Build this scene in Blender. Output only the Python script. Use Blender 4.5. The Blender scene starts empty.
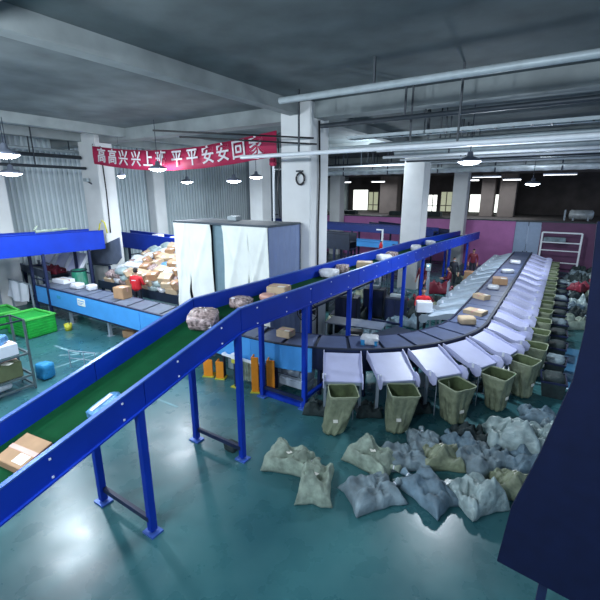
import bpy, bmesh, math, random
from mathutils import Vector, Matrix, Euler, noise
random.seed(7)
C = bpy.context.scene.collection
R = math.radians
PI = math.pi

# ---------------------------------------------------------------- materials
def mat(name, col, rough=0.5, metal=0.0, var=0.12, scale=6.0, bump=0.0, spec=0.5, emit=None, es=1.0, trans=0.0, alpha=None, bscale=None):
    m = bpy.data.materials.new(name); m.use_nodes = True
    nt = m.node_tree; b = nt.nodes['Principled BSDF']
    b.inputs['Roughness'].default_value = rough
    b.inputs['Metallic'].default_value = metal
    b.inputs['Specular IOR Level'].default_value = spec
    b.inputs['Base Color'].default_value = (*col, 1)
    tc = nt.nodes.new('ShaderNodeTexCoord')
    if var > 0:
        n = nt.nodes.new('ShaderNodeTexNoise'); n.inputs['Scale'].default_value = scale; n.inputs['Detail'].default_value = 5
        cr = nt.nodes.new('ShaderNodeValToRGB')
        cr.color_ramp.elements[0].position = .3; cr.color_ramp.elements[1].position = .7
        cr.color_ramp.elements[0].color = (*[c * (1 - var) for c in col], 1)
        cr.color_ramp.elements[1].color = (*[min(1, c * (1 + var)) for c in col], 1)
        nt.links.new(tc.outputs['Object'], n.inputs['Vector'])
        nt.links.new(n.outputs['Fac'], cr.inputs['Fac']); nt.links.new(cr.outputs['Color'], b.inputs['Base Color'])
    if bump > 0:
        n2 = nt.nodes.new('ShaderNodeTexNoise'); n2.inputs['Scale'].default_value = bscale or scale * 3; n2.inputs['Detail'].default_value = 4
        bp = nt.nodes.new('ShaderNodeBump'); bp.inputs['Strength'].default_value = bump; bp.inputs['Distance'].default_value = .05
        nt.links.new(tc.outputs['Object'], n2.inputs['Vector'])
        nt.links.new(n2.outputs['Fac'], bp.inputs['Height']); nt.links.new(bp.outputs['Normal'], b.inputs['Normal'])
    if emit:
        b.inputs['Emission Color'].default_value = (*emit, 1); b.inputs['Emission Strength'].default_value = es
    if trans: b.inputs['Transmission Weight'].default_value = trans
    return m

M = dict(
    blue=mat('blue_paint', (.002, .034, .40), .5, spec=.35, var=.10, scale=2),
    bluedeep=mat('deep_blue_paint', (.004, .022, .15), .4, var=.10, scale=2),
    cap=mat('guard_edge', (.06, .14, .50), .35, .2, var=.1),
    belt=mat('green_belt', (.002, .055, .018), .85, spec=.15, var=.12, scale=4),
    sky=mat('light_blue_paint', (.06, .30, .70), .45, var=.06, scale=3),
    tealpanel=mat('teal_blue_panel', (.04, .26, .42), .45, var=.06, scale=3),
    plate=mat('slate_plate', (.075, .10, .19), .42, var=.15, scale=3),
    plategrey=mat('grey_plate', (.10, .125, .18), .5, var=.15, scale=3),
    dark=mat('dark_steel', (.012, .02, .04), .5, var=.2),
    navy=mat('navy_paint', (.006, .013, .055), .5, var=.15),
    chute=mat('white_chute', (.52, .54, .76), .4, var=.05, scale=4),
    chutegreen=mat('pale_chute', (.42, .50, .58), .45, var=.06, scale=4),
    post=mat('grey_post', (.30, .36, .42), .45, .3),
    white=mat('white_board', (.75, .78, .85), .5, var=.04),
    tent=mat('tarpaulin', (.80, .82, .76), .55, var=.05, scale=2, bump=.15, bscale=3),
    tentside=mat('blue_grey_tarpaulin', (.20, .26, .42), .6, var=.06, scale=2),
    tentgap=mat('grey_green_sheet', (.16, .25, .29), .6, var=.06),
    tenttop=mat('dark_grey_roof', (.06, .08, .10), .7, var=.15),
    column=mat('column_plaster', (.72, .73, .72), .7, var=.05, scale=1.5),
    concrete=mat('ceiling_concrete', (.11, .135, .14), .85, var=.25, scale=1.2, bump=.1),
    beam=mat('beam_concrete', (.24, .27, .27), .85, var=.2, scale=1.2),
    ribwall=mat('ribbed_sheet', (.55, .62, .64), .5, var=.06, scale=1.0),
    ribvalley=mat('ribbed_sheet_valley', (.40, .47, .50), .55, var=.08, scale=1.0),
    rackgrey=mat('rack_steel', (.11, .15, .16), .5, .3, var=.15),
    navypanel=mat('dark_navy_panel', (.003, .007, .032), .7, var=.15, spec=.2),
    greywall=mat('grey_wall', (.32, .38, .42), .7, var=.08, scale=1),
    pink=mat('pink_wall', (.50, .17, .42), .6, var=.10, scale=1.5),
    pinkshaded=mat('pink_wall_shaded', (.13, .045, .11), .6, var=.15, scale=1.5),  # the pink wall again, its weaker light put into the colour
    palepanel=mat('pale_blue_door', (.32, .42, .58), .5, var=.05),
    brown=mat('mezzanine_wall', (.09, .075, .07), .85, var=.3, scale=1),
    brownlight=mat('mezzanine_column', (.22, .18, .16), .85, var=.15, scale=1),
    pipewhite=mat('white_pipe', (.78, .82, .85), .4, var=.05),
    pipegrey=mat('grey_pipe', (.36, .42, .44), .45, .1, var=.1),
    pipedark=mat('dark_pipe', (.03, .04, .05), .5, .2, var=.1),
    duct=mat('silver_duct', (.55, .60, .62), .4, .25, var=.25, scale=3, bump=.3, bscale=9),
    red=mat('banner_red', (.42, .015, .07), .7, var=.08, scale=2),
    letter=mat('banner_white', (.70, .66, .68), .7, var=.02),
    olive=mat('olive_sackcloth', (.20, .23, .15), .42, var=.32, scale=5, bump=.5, bscale=14),
    olive2=mat('grey_green_sackcloth', (.25, .31, .25), .7, var=.42, scale=5, bump=.5, bscale=14),
    rim=mat('sack_hem', (.33, .38, .25), .6, var=.08),
    greysack=mat('grey_sackcloth', (.17, .23, .26), .65, var=.42, scale=4, bump=.5, bscale=12),
    bluesack=mat('slate_blue_sackcloth', (.13, .20, .25), .6, var=.42, scale=4, bump=.5, bscale=12),
    clearbag=mat('cloudy_plastic', (.28, .36, .36), .35, var=.35, scale=5, bump=.7, bscale=10),
    darksack=mat('dark_sackcloth', (.016, .030, .032), .7, var=.3, scale=4, bump=.4),
    redsack=mat('dark_red_sack', (.17, .012, .03), .6, var=.2, scale=4),
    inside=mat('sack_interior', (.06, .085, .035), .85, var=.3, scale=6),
    carton=mat('carton_card', (.40, .24, .13), .7, var=.12, scale=5),
    cartonlight=mat('light_carton', (.50, .38, .25), .7, var=.1, scale=5),
    tape=mat('packing_tape', (.55, .30, .24), .35, var=.05),
    paper=mat('paper_label', (.80, .78, .70), .6, var=.03),
    poly=mat('white_polybag', (.62, .64, .68), .35, var=.15, scale=9, bump=.5, bscale=14),
    polyblue=mat('blue_polybag', (.10, .28, .52), .35, var=.4, scale=8, bump=.5, bscale=14),
    wrap=mat('clear_wrapped_goods', (.33, .25, .24), .22, var=.8, scale=13, bump=.7, bscale=14),
    orange=mat('orange_paint', (.80, .27, .015), .45, var=.08),
    yellow=mat('yellow_paint', (.50, .47, .04), .45, var=.08),
    green=mat('green_crate', (.012, .33, .04), .5, var=.2, scale=8, bump=.3),
    greenlight=mat('green_rim', (.10, .55, .10), .5, var=.1),
    cyan=mat('cyan_cloth', (.02, .25, .52), .6, var=.2, scale=6, bump=.5),
    olivebox=mat('olive_box', (.11, .13, .06), .7, var=.12),
    skin=mat('skin', (.50, .28, .20), .55, var=.03),
    hair=mat('black_hair', (.012, .010, .010), .6, var=.1),
    redcloth=mat('red_cloth', (.62, .015, .025), .7, var=.1, scale=8),
    darkcloth=mat('dark_cloth', (.02, .025, .04), .8, var=.1),
    mask=mat('white_face_mask', (.7, .75, .8), .7, var=.02),
    eye=mat('dark_eye', (.01, .01, .01), .3, var=0),
    screen=mat('screen', (.01, .01, .02), .2, var=0),
    lampbody=mat('lamp_shade_metal', (.22, .25, .32), .4, .5, var=.05),
    glow=mat('lamp_glow', (1, 1, 1), .5, var=0, emit=(.80, .90, 1.0), es=26),
    tube=mat('tube_glow', (1, 1, 1), .5, var=0, emit=(.95, .98, 1.0), es=3.5),
    day=mat('daylight_pane', (1, 1, 1), .5, var=0, emit=(.90, .97, .90), es=1.9),
    daydim=mat('dim_daylight_pane', (.5, .5, .4), .5, var=.1, emit=(.75, .80, .55), es=.45),
    led=mat('indicator_led', (1, 1, 1), .5, var=0, emit=(.3, .8, 1.0), es=6),
    hose=mat('black_hose', (.01, .01, .012), .5, var=.1),
    linepaint=mat('worn_line_paint', (.16, .30, .33), .6, var=.4, scale=2),
    bluemat=mat('blue_floor_sheet', (.05, .17, .30), .4, var=.15, scale=2),
)

def floor_material():
    m = bpy.data.materials.new('green_epoxy_floor'); m.use_nodes = True
    nt = m.node_tree; b = nt.nodes['Principled BSDF']
    tc = nt.nodes.new('ShaderNodeTexCoord')
    n = nt.nodes.new('ShaderNodeTexNoise'); n.inputs['Scale'].default_value = .55; n.inputs['Detail'].default_value = 8
    cr = nt.nodes.new('ShaderNodeValToRGB')
    cr.color_ramp.elements[0].position = .32; cr.color_ramp.elements[0].color = (.020, .088, .105, 1)
    cr.color_ramp.elements[1].position = .72; cr.color_ramp.elements[1].color = (.050, .165, .175, 1)
    n2 = nt.nodes.new('ShaderNodeTexNoise'); n2.inputs['Scale'].default_value = 2.2; n2.inputs['Detail'].default_value = 6
    mr = nt.nodes.new('ShaderNodeMapRange'); mr.inputs['To Min'].default_value = .16; mr.inputs['To Max'].default_value = .42
    L = nt.links.new
    L(tc.outputs['Object'], n.inputs['Vector']); L(n.outputs['Fac'], cr.inputs['Fac']); L(cr.outputs['Color'], b.inputs['Base Color'])
    L(tc.outputs['Object'], n2.inputs['Vector']); L(n2.outputs['Fac'], mr.inputs['Value']); L(mr.outputs['Result'], b.inputs['Roughness'])
    bp = nt.nodes.new('ShaderNodeBump'); bp.inputs['Strength'].default_value = .12; bp.inputs['Distance'].default_value = .02
    L(n2.outputs['Fac'], bp.inputs['Height']); L(bp.outputs['Normal'], b.inputs['Normal'])
    return m
M['floor'] = floor_material()

# ---------------------------------------------------------------- mesh helpers
class MB:
    def __init__(s): s.v = []; s.f = []; s.mi = []
    def add(s, vs, fs, mi=0):
        o = len(s.v); s.v += [tuple(v) for v in vs]; s.f += [tuple(i + o for i in f) for f in fs]; s.mi += [mi] * len(fs); return s
    def box(s, x0, x1, y0, y1, z0, z1, mi=0):
        vs = [(x, y, z) for z in (z0, z1) for y in (y0, y1) for x in (x0, x1)]
        return s.add(vs, [(0, 2, 3, 1), (4, 5, 7, 6), (0, 1, 5, 4), (2, 6, 7, 3), (0, 4, 6, 2), (1, 3, 7, 5)], mi)
    def hexa(s, p, mi=0):      # 8 points: bottom 4 ccw, top 4 ccw
        return s.add(p, [(3, 2, 1, 0), (4, 5, 6, 7), (0, 1, 5, 4), (1, 2, 6, 5), (2, 3, 7, 6), (3, 0, 4, 7)], mi)
    def prism(s, pts, d, mi=0):      # closed polygon, extruded along vector d
        n = len(pts); d = Vector(d); a = [Vector(p) for p in pts]; b = [p + d for p in a]
        return s.add(a + b, [tuple(range(n))[::-1], tuple(range(n, 2 * n))] + [(i, (i + 1) % n, n + (i + 1) % n, n + i) for i in range(n)], mi)
    def tube(s, pts, r, n=8, mi=0, closed=False):
        pts = [Vector(p) for p in pts]; rings = []; m = len(pts)
        for i, p in enumerate(pts):
            if closed: t = pts[(i + 1) % m] - pts[i - 1]
            else: t = pts[min(i + 1, m - 1)] - pts[max(i - 1, 0)]
            t.normalize(); up = Vector((0, 0, 1)) if abs(t.z) < .9 else Vector((1, 0, 0))
            a = t.cross(up).normalized(); b = t.cross(a)
            rr = r[i] if isinstance(r, (list, tuple)) else r
            rings.append([p + (a * math.cos(2 * PI * k / n) + b * math.sin(2 * PI * k / n)) * rr for k in range(n)])
        vs = [v for g in rings for v in g]; fs = []
        for i in range(m if closed else m - 1):
            j = (i + 1) % m
            for k in range(n):
                fs.append((i * n + k, i * n + (k + 1) % n, j * n + (k + 1) % n, j * n + k))
        if not closed: fs += [tuple(range(n))[::-1], tuple(range((m - 1) * n, m * n))]
        return s.add(vs, fs, mi)
    def lathe(s, prof, c=(0, 0, 0), n=20, mi=0):
        vs = []; fs = []; m = len(prof)
        for (r, z) in prof:
            for k in range(n):
                a = 2 * PI * k / n; vs.append((c[0] + r * math.cos(a), c[1] + r * math.sin(a), c[2] + z))
        for i in range(m - 1):
            for k in range(n): fs.append((i * n + k, i * n + (k + 1) % n, (i + 1) * n + (k + 1) % n, (i + 1) * n + k))
        return s.add(vs, fs, mi)
    def build(s, name, mats, parent=None, bevel=0, smooth=False, world=False):
        me = bpy.data.meshes.new(name)
        vs = s.v
        if world and parent is not None:
            inv = parent.matrix_basis.inverted(); vs = [inv @ Vector(v) for v in vs]
        me.from_pydata([tuple(v) for v in vs], [], s.f); me.update()
        if not isinstance(mats, (list, tuple)): mats = [mats]
        for m in mats: me.materials.append(m)
        me.polygons.foreach_set('material_index', s.mi)
        bm = bmesh.new(); bm.from_mesh(me); bmesh.ops.recalc_face_normals(bm, faces=bm.faces)
        if bevel:
            bmesh.ops.bevel(bm, geom=[e for e in bm.edges if len(e.link_faces) == 2 and e.calc_face_angle(0) > .6], offset=bevel, segments=2, affect='EDGES', clamp_overlap=True)
        bm.to_mesh(me); bm.free()
        if smooth: me.polygons.foreach_set('use_smooth', [True] * len(me.polygons))
        o = bpy.data.objects.new(name, me); C.objects.link(o)
        if parent is not None: o.parent = parent
        return o

def tag(o, label=None, cat=None, group=None, kind=None):
    if label: o['label'] = label
    if cat: o['category'] = cat
    if group: o['group'] = group
    if kind: o['kind'] = kind
    return o
def thing(name, label, cat, loc=(0, 0, 0), rz=0, group=None):
    o = bpy.data.objects.new(name, None); C.objects.link(o); o.empty_display_size = .2
    o.location = loc; o.rotation_euler = (0, 0, rz)
    return tag(o, label, cat, group)
def struct(name, mb, m, **k):
    return tag(mb.build(name, m, **k), kind='structure')
def kids(o): return [c for c in bpy.data.objects if c.parent == o]
def copy_tree(o, loc=None, rz=None, label=None, group=None, par=None):
    c = o.copy(); C.objects.link(c)
    if par is not None: c.parent = par
    if loc is not None: c.location = loc
    if rz is not None: c.rotation_euler = (0, 0, rz)
    if label: c['label'] = label
    if group: c['group'] = group
    for ch in kids(o): copy_tree(ch, par=c)
    return c
def box(*a): return MB().box(*a)
ORD = 'first second third fourth fifth sixth seventh eighth ninth tenth eleventh twelfth thirteenth fourteenth fifteenth sixteenth seventeenth eighteenth'.split()

# ================================================================ THE HALL
XL, YB = -22.0, 31.0      # left wall plane, pink wall plane
CEIL = 7.6
struct('floor', box(-24, 8, -6, 47, -.15, 0), M['floor'])
struct('ceiling', box(-24, 8, -6, 47, CEIL, CEIL + .2), M['concrete'])
# ceiling beams (part of the slab's structure)
n = 1
def trim(mb, m, **k):
    global n
    o = struct(f'trim_{n}', mb, m, **k); n += 1; return o
for y in (2.0, 11.0, 20.6, 29.6): trim(box(-22, 8, y, y + .6, 7.15, CEIL), M['beam'])
for x in (-19.2, -16.2, -7.4, 1.2): trim(box(x, x + .35, -6, 31, 7.25, CEIL), M['beam'])
# left wall: ribbed sheet in its front stretch, plain further back
mb = MB(); y = -6.0; RP = .25
while y < 26 - RP:
    for (xa, ya, xb, yb_, mi) in ((XL, y, XL, y + .11, 0), (XL, y + .11, XL + .07, y + .14, 1), (XL + .07, y + .14, XL + .07, y + .22, 1), (XL + .07, y + .22, XL, y + RP, 0)):
        mb.add([(xa, ya, 0), (xb, yb_, 0), (xb, yb_, CEIL), (xa, ya, CEIL)], [(0, 1, 2, 3)], mi)
    y += RP
mb.box(XL - .25, XL - .03, -6, 26, 0, CEIL)
struct('wall_left', mb, [M['ribvalley'], M['ribwall']])
struct('wall_left_rear', box(XL - .25, XL, 26, 44.6, 0, CEIL), M['greywall'])
# back wall: pink parapet with pale doors, the same pink darkened for shade to the right, dark lintel over the opening
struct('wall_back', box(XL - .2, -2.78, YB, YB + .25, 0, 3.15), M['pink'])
struct('wall_back_right', box(-1.25, 8, YB, YB + .25, 0, 3.15), M['pinkshaded'])
d = tag(MB().box(-2.76, -2.02, YB - .02, YB + .2, 0, 3.12).build('door_1', M['palepanel'], bevel=.02), kind='structure')
box(-2.16, -2.10, YB - .09, YB - .02, 1.0, 1.2).build('door_handle', M['dark'], d)
box(-2.66, -2.12, YB - .04, YB - .02, 1.6, 2.9).build('door_panel', M['palepanel'], d, bevel=.008)
d = tag(MB().box(-1.98, -1.27, YB - .02, YB + .2, 0, 3.12).build('door_2', M['palepanel'], bevel=.02), kind='structure')
box(-1.92, -1.86, YB - .09, YB - .02, 1.0, 1.2).build('door_handle', M['dark'], d)
trim(box(XL, 8, YB - .06, YB + .3, 3.15, 3.22), M['pipedark'])
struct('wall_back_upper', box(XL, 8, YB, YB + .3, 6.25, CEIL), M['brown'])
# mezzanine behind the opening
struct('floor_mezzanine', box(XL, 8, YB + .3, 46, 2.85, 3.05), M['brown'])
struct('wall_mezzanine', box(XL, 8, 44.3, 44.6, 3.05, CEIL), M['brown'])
for i, (x0, x1, z0, z1, mm) in enumerate([(-21.3, -19.45, 3.1, 5.35, 'day'), (-19.35, -18.2, 3.1, 5.1, 'daydim'), (-12.5, -11.6, 3.1, 4.8, 'day'),
        (-11.2, -10.1, 3.15, 5.1, 'daydim'), (-8.35, -7.15, 3.15, 4.85, 'day'), (-6.35, -5.6, 3.15, 4.85, 'day')]):
    w = tag(MB().box(x0, x1, 44.22, 44.3, z0, z1).build(f'window_{i+1}', M[mm]), kind='structure')
    f = MB(); t = .06
    for a in ((x0 - t, x1 + t, z0 - t, z0), (x0 - t, x1 + t, z1, z1 + t), (x0 - t, x0, z0, z1), (x1, x1 + t, z0, z1)): f.box(a[0], a[1], 44.14, 44.3, a[2], a[3])
    xm = (x0 + x1) / 2
    if mm == 'daydim' or i == 2: f.box(xm - .04, xm + .04, 44.14, 44.22, z0, z1); f.box(x0, x1, 44.14, 44.22, z0 + .55, z0 + .63)
    f.build('window_frame', M['brownlight'], w)

def column(x0, x1, y0, y1, z0=0, z1=CEIL, m='column'):
    mb = box(x0, x1, y0, y1, z0, z1)
    return struct('column', mb, M[m], bevel=.03)
cC = column(-7.76, -6.66, 10.8, 11.9)
column(-19.2, -17.8, 10.8, 11.6)
column(-7.2, -6.15, 20.7, 21.75)
column(-6.8, -5.87, 29.75, 30.65)
column(-17.4, -16.4, 20.7, 21.7)
column(-16.5, -15.6, 29.8, 30.7)
column(-21.9, -20.4, 7.1, 8.1)
column(-21.9, -21.2, 16.3, 17.1)
for x0, x1 in ((-15.5, -13.75), (-6.35, -5.3), (-4.95, -3.7)):
    column(x0, x1, 38, 39, 3.05, CEIL, 'brownlight')

# floor lines
for (a, b, w) in (((-15.6, 6.1), (-15.45, 7.5), .09), ((-13.9, 6.1), (-12.4, 6.15), .09), ((-12.9, 5.75), (-11.9, 6.65), .09), ((-12.05, 5.0), (-12.0, 6.6), .07), ((-.35, 11.85), (.85, 11.9), .08), ((-10.2, 5.6), (-7.2, 5.65), .06)):
    a, b = Vector((*a, 0)), Vector((*b, 0)); t = (b - a).normalized(); s_ = Vector((-t.y, t.x, 0)) * w / 2
    trim(MB().prism([a - s_, b - s_, b + s_, a + s_], (0, 0, .004)), M['linepaint'])

# ---- pipes and ducts under the ceiling
def pipe(name, label, pts, r, m, group='service pipes under the ceiling', hang=True):
    t = thing(name, label, 'pipe', (pts[0][0], pts[0][1], pts[0][2]), 0, group)
    MB().tube(pts, r, 10).build('pipe_run', M[m], t, smooth=True, world=True)
    if hang:
        a, b = Vector(pts[0]), Vector(pts[-1]); L = (b - a).length; q = max(2, int(L / 3.5))
        for i in range(q):
            p = a.lerp(b, (i + .5) / q)
            hb = MB().box(p.x - .02, p.x + .02, p.y - .02, p.y + .02, p.z + r * .8, CEIL - .01)
            hb.build('hanger', M['pipedark'], t, world=True)
    return t
pipe('white_pipe', 'thin white pipe crossing in front of the big column and banner end', [(-8.3, 9.55, 6.02), (8, 9.55, 6.02)], .055, 'pipewhite')
xs = [(12.15, 6.30, .05, 'pipegrey', 'thin grey pipe just behind the lamp row'), (13.4, 6.55, .08, 'pipegrey', 'thick grey pipe high behind the front lamp'),
      (14.6, 6.25, .05, 'pipewhite', 'second white pipe past the big column'), (15.8, 6.5, .10, 'pipegrey', 'fat grey pipe midway along the ceiling'),
      (17.2, 6.3, .07, 'pipedark', 'dark pipe midway along the ceiling'), (18.4, 6.55, .06, 'pipewhite', 'thin pale pipe over the second column'),
      (19.6, 6.5, .12, 'pipegrey', 'fat pipe touching the second column top'), (22.5, 6.6, .07, 'pipedark', 'dark pipe behind the second column'),
      (10.1, 6.75, .06, 'pipedark', 'dark pipe high above the thin white pipe'), (8.2, 7.05, .07, 'pipegrey', 'grey pipe nearest the camera above the conveyor'),
      (10.6, 6.22, .035, 'pipegrey', 'thin grey pipe level with the big column face'), (12.0, 6.62, .05, 'pipewhite', 'pale pipe above the front lamp'), (14.0, 6.42, .04, 'pipewhite', 'thin pale pipe between two grey ones'),
      (16.4, 6.28, .04, 'pipewhite', 'thin pale pipe low over the belt middle'), (17.8, 6.7, .08, 'pipegrey', 'grey pipe high over the belt middle'), (21.6, 6.45, .05, 'pipewhite', 'pale pipe before the far lamp'), (23.2, 6.3, .05, 'pipegrey', 'grey pipe just before the silver duct')]
for y, z, r, m, lab in xs:
    pipe('ceiling_pipe', lab, [(-5.9 if y < 20 else -16, y, z), (8, y, z)], r, m)
pipe('wall_side_pipe', 'dark pipe along the ribbed wall above the lamps', [(-18.6, -2, 6.08), (-18.6, 10.7, 6.08)], .06, 'pipedark')
pipe('wall_side_pipe', 'dark twin pipe higher up beside the ribbed wall', [(-18.9, -2, 6.55), (-18.9, 10.7, 6.55)], .08, 'pipedark')
pipe('wall_side_pipe', 'grey pipe close under the ceiling beside the ribbed wall', [(-19.6, -2, 6.85), (-19.6, 16, 6.85)], .07, 'pipegrey')
pipe('cable_pipe', 'thin black conduit meeting the top of the big column', [(-9.6, 7.5, 6.62), (-6.5, 10.7, 6.55)], .025, 'hose', hang=False)
pipe('cable_pipe', 'lower thin black conduit meeting the big column', [(-9.6, 8.4, 6.55), (-6.4, 10.72, 6.38)], .025, 'hose', hang=False)
def duct(y, x0, x1, z, r, lab):
    t = thing('air_duct', lab, 'duct', (x0, y, z))
    mb = MB(); q = int((x1 - x0) / .35); pts = [(x0 + (x1 - x0) * i / q, y, z) for i in range(q + 1)]
    mb.tube(pts, [r * (1.0 if i % 2 else .93) for i in range(q + 1)], 14).build('duct_run', M['duct'], t, smooth=True, world=True)
    for i in range(int((x1 - x0) / 3)):
        x = x0 + 1.5 + 3 * i
        MB().box(x - .03, x + .03, y - r - .03, y + r + .03, z - r - .03, z - r).box(x - .03, x + .03, y - r - .03, y - r, z - r, CEIL - .02).box(x - .03, x + .03, y + r, y + r + .03, z - r, CEIL - .02).build('duct_strap', M['dark'], t, world=True)
duct(24.6, -17, 8, 6.36, .27, 'long silver air duct crossing the back of the hall')
duct(27.2, -16, 8, 6.55, .22, 'thinner silver duct behind the long one')
def tray(x0, x1, y, z, lab):
    t = thing('cable_tray', lab, 'cable tray', (x0, y, z))
    MB().box(x0, x1, y - .15, y - .13, z, z + .08).box(x0, x1, y + .13, y + .15, z, z + .08).build('side_rail', M['pipegrey'], t, world=True)
    mb = MB()
    x = x0
    while x < x1: mb.box(x, x + .04, y - .13, y + .13, z, z + .02); x += .4
    mb.build('rungs', M['pipedark'], t, world=True)
    for i in range(3):
        x = x0 + (x1 - x0) * (i + .5) / 3
        box(x - .015, x + .015, y - .15, y - .12, z, CEIL).build('hanger', M['pipedark'], t, world=True)
tray(-5.8, 8, 11.6, 6.55, 'cable tray just past the big column'); tray(-6, 8, 16.6, 6.75, 'cable tray over the middle of the sorting line')

# ---- lamps
def lamp_proto():
    t = thing('high_bay_lamp', 'x', 'ceiling lamp')
    MB().lathe([(.31, 0), (.33, .015), (.25, .09), (.09, .15), (.07, .26), (.03, .28)], n=24).build('lamp_shade', M['lampbody'], t, smooth=True)
    MB().lathe([(0, -.085), (.12, -.075), (.22, -.05), (.29, -.01), (.315, .012)], n=24).build('diffuser', M['glow'], t)
    MB().tube([(0, 0, .27), (0, 0, 1.68)], .012, 6).build('suspension_rod', M['dark'], t)
    return t
L0 = None
LAMPS = [(-2.5, 12.6, 5.85, 'bright high bay lamp hanging over the near end of sorting belt', 1),
    (-11.7, 4.75, 5.9, 'high bay lamp hanging nearest the ribbed wall corner, cut by the edge', 1),
    (-15.1, 6.2, 5.6, 'high bay lamp hanging before the ribbed wall, left of banner', .4),
    (-12.83, 10.1, 5.85, 'high bay lamp hanging just below the middle of the banner', .65),
    (-16.7, 14.9, 5.55, 'small distant lamp under the banner, right of the middle one', .8),
    (-13.0, 16.0, 5.75, 'high bay lamp against the pale column beside the big column', 1),
    (-12.2, 13.5, 5.5, 'dim high bay lamp between the curtained booth and the banner', .15),
    (-1.5, 21.9, 5.4, 'high bay lamp hanging over the far part of sorting belt', .9),
    (-13.9, 9.3, 5.6, 'tiny lamp hanging left below the banner characters', .2)]
def area(x, y, z, size, e, col=(.80, .90, 1.0), par=None):
    l = bpy.data.lights.new('lamp_light', 'AREA'); l.shape = 'DISK'; l.size = size; l.energy = e; l.color = col
    o = bpy.data.objects.new('lamp_light', l); C.objects.link(o); o.location = (x, y, z)
    if par is not None: o.parent = par
    return o
def bulb(x, y, z, e, rad=.12):
    l = bpy.data.lights.new('lamp_and_fill_bulb', 'POINT'); l.energy = e; l.shadow_soft_size = rad; l.color = (.80, .90, 1.0)
    o = bpy.data.objects.new('lamp_and_fill_bulb', l); C.objects.link(o); o.location = (x, y, z)
proto = lamp_proto()
for i, (x, y, z, lab, s) in enumerate(LAMPS):
    t = proto if i == 0 else copy_tree(proto)
    t.location = (x, y, z); t['label'] = lab
    if i == 8: t.scale = (.45, .45, .8)
    area(x, y, z - .14, .5, 270 * s); bulb(x, y, z - .3, 190 * s)
# unseen further lamps added as fill: behind and beside the camera, one far back
for x, y, e in ((-4.5, 1.0, 600), (-9, -3.0, 1500), (3.5, 0.0, 500), (-2, -5.0, 1500), (-10, 1.5, 450), (-9, 20, 450)):
    bulb(x, y, 6.4, e, .25)
for x, lab in ((-18.3, 'white ceiling tube beyond the opening, left of the pair'), (-14.9, 'white ceiling tube beyond the opening, right of the pair'), (-6.9, 'dim ceiling tube beyond the opening behind the third column'), (-3.9, 'thin ceiling tube beyond the opening above the sorting belt')):
    t = thing('tube_lamp', lab, 'tube lamp', (x, 36, 6.0), 0, 'tube lamps over the mezzanine')
    box(-.65, .65, -.1, .1, .03, .12).build('lamp_housing', M['lampbody'], t)
    MB().tube([(-.62, 0, 0), (.62, 0, 0)], .05, 8).build('tube', M['tube'], t)
    MB().box(-.5, -.48, -.01, .01, .12, 1.59).build('hanger', M['dark'], t); MB().box(.48, .5, -.01, .01, .12, 1.59).build('hanger', M['dark'], t)
    area(x, 36, 5.93, .6, 80)
for i in range(2):
    t = thing('strip_lamp', ['slim strip lamp below the duct beside the third column', 'slim strip lamp below the duct above the pale doors'][i], 'strip lamp', ((-4.3, 27, 5.9), (-.6, 27, 5.95))[i])
    box(-.8, .8, -.06, .06, .02, .1).build('lamp_housing', M['lampbody'], t)
    box(-.78, .78, -.045, .045, 0, .02).build('diffuser', M['tube'], t)
    MB().box(-.6, -.58, -.01, .01, .1, 1.63).build('hanger', M['dark'], t); MB().box(.58, .6, -.01, .01, .1, 1.63).build('hanger', M['dark'], t)

# ---- banner with its writing
bx0, bx1, by = -17.75, -7.8, 10.62
def btm(u): return 6.30 - .38 * math.sin(PI * min(1, u * .9 + .05)) - .25 * u + .12 * u * u
ban = thing('red_banner', 'long red cloth banner with white characters hung between two columns', 'banner', (bx0, by, 6.2))
mb = MB(); N = 60
front = []; 
for i in range(N + 1):
    u = i / N; x = bx0 + (bx1 - bx0) * u; yy = by + .03 * math.sin(u * 40) ; z0 = btm(u); front.append((x, yy, z0))
vs = []
for (x, yy, z) in front: vs += [(x, yy, z), (x, yy - .02, z + .37), (x, yy, z + .74), (x, yy + .015, z + .74), (x, yy - .005, z + .37), (x, yy + .015, z)]
fs = []
for i in range(N):
    for k in range(6): fs.append((i * 6 + k, i * 6 + (k + 1) % 6, (i + 1) * 6 + (k + 1) % 6, (i + 1) * 6 + k))
mb.add(vs, fs).build('banner_cloth', M['red'], ban, world=True, smooth=True)
def text_mesh(s, size, name, m, parent, offset=.0):
    cu = bpy.data.curves.new('t', 'FONT'); cu.body = s; cu.size = size; cu.extrude = .006; cu.offset = offset; cu.align_x = 'CENTER'; cu.align_y = 'CENTER'
    o = bpy.data.objects.new('t', cu); C.objects.link(o); bpy.context.view_layer.update()
    me = bpy.data.meshes.new_from_object(o.evaluated_get(bpy.context.evaluated_depsgraph_get()))
    bpy.data.objects.remove(o); me.materials.clear(); me.materials.append(m)
    t = bpy.data.objects.new(name, me); C.objects.link(t); t.parent = parent; return t
pxs = [103, 113.6, 124.4, 137, 149, 162, 178, 193.5, 209, 224, 240, 257.5]
def at_plane(px, py):      # x on the banner's plane for a column measured in the photograph
    T = math.atan(107 / 400); a_, b_ = px - 300, 300 - py; f = 400 * math.cos(T) + b_ * math.sin(T)
    X = a_ * math.cos(R(33.1)) - f * math.sin(R(33.1)); Y = a_ * math.sin(R(33.1)) + f * math.cos(R(33.1)); return by * X / Y
for ch, px in zip('高高兴兴上班平平安安回家', pxs):
    x = at_plane(px, 155 if px < 200 else 151); u = (x - bx0) / (bx1 - bx0)
    t = text_mesh(ch, .62, 'character', M['letter'], ban, .009)
    sl = math.atan((btm(u + .01) - btm(u - .01)) / (.02 * (bx1 - bx0)))
    t.rotation_euler = Euler((R(90), -sl, 0)); t.location = (x - bx0, -.075, btm(u) + .37 - 6.2)
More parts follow.
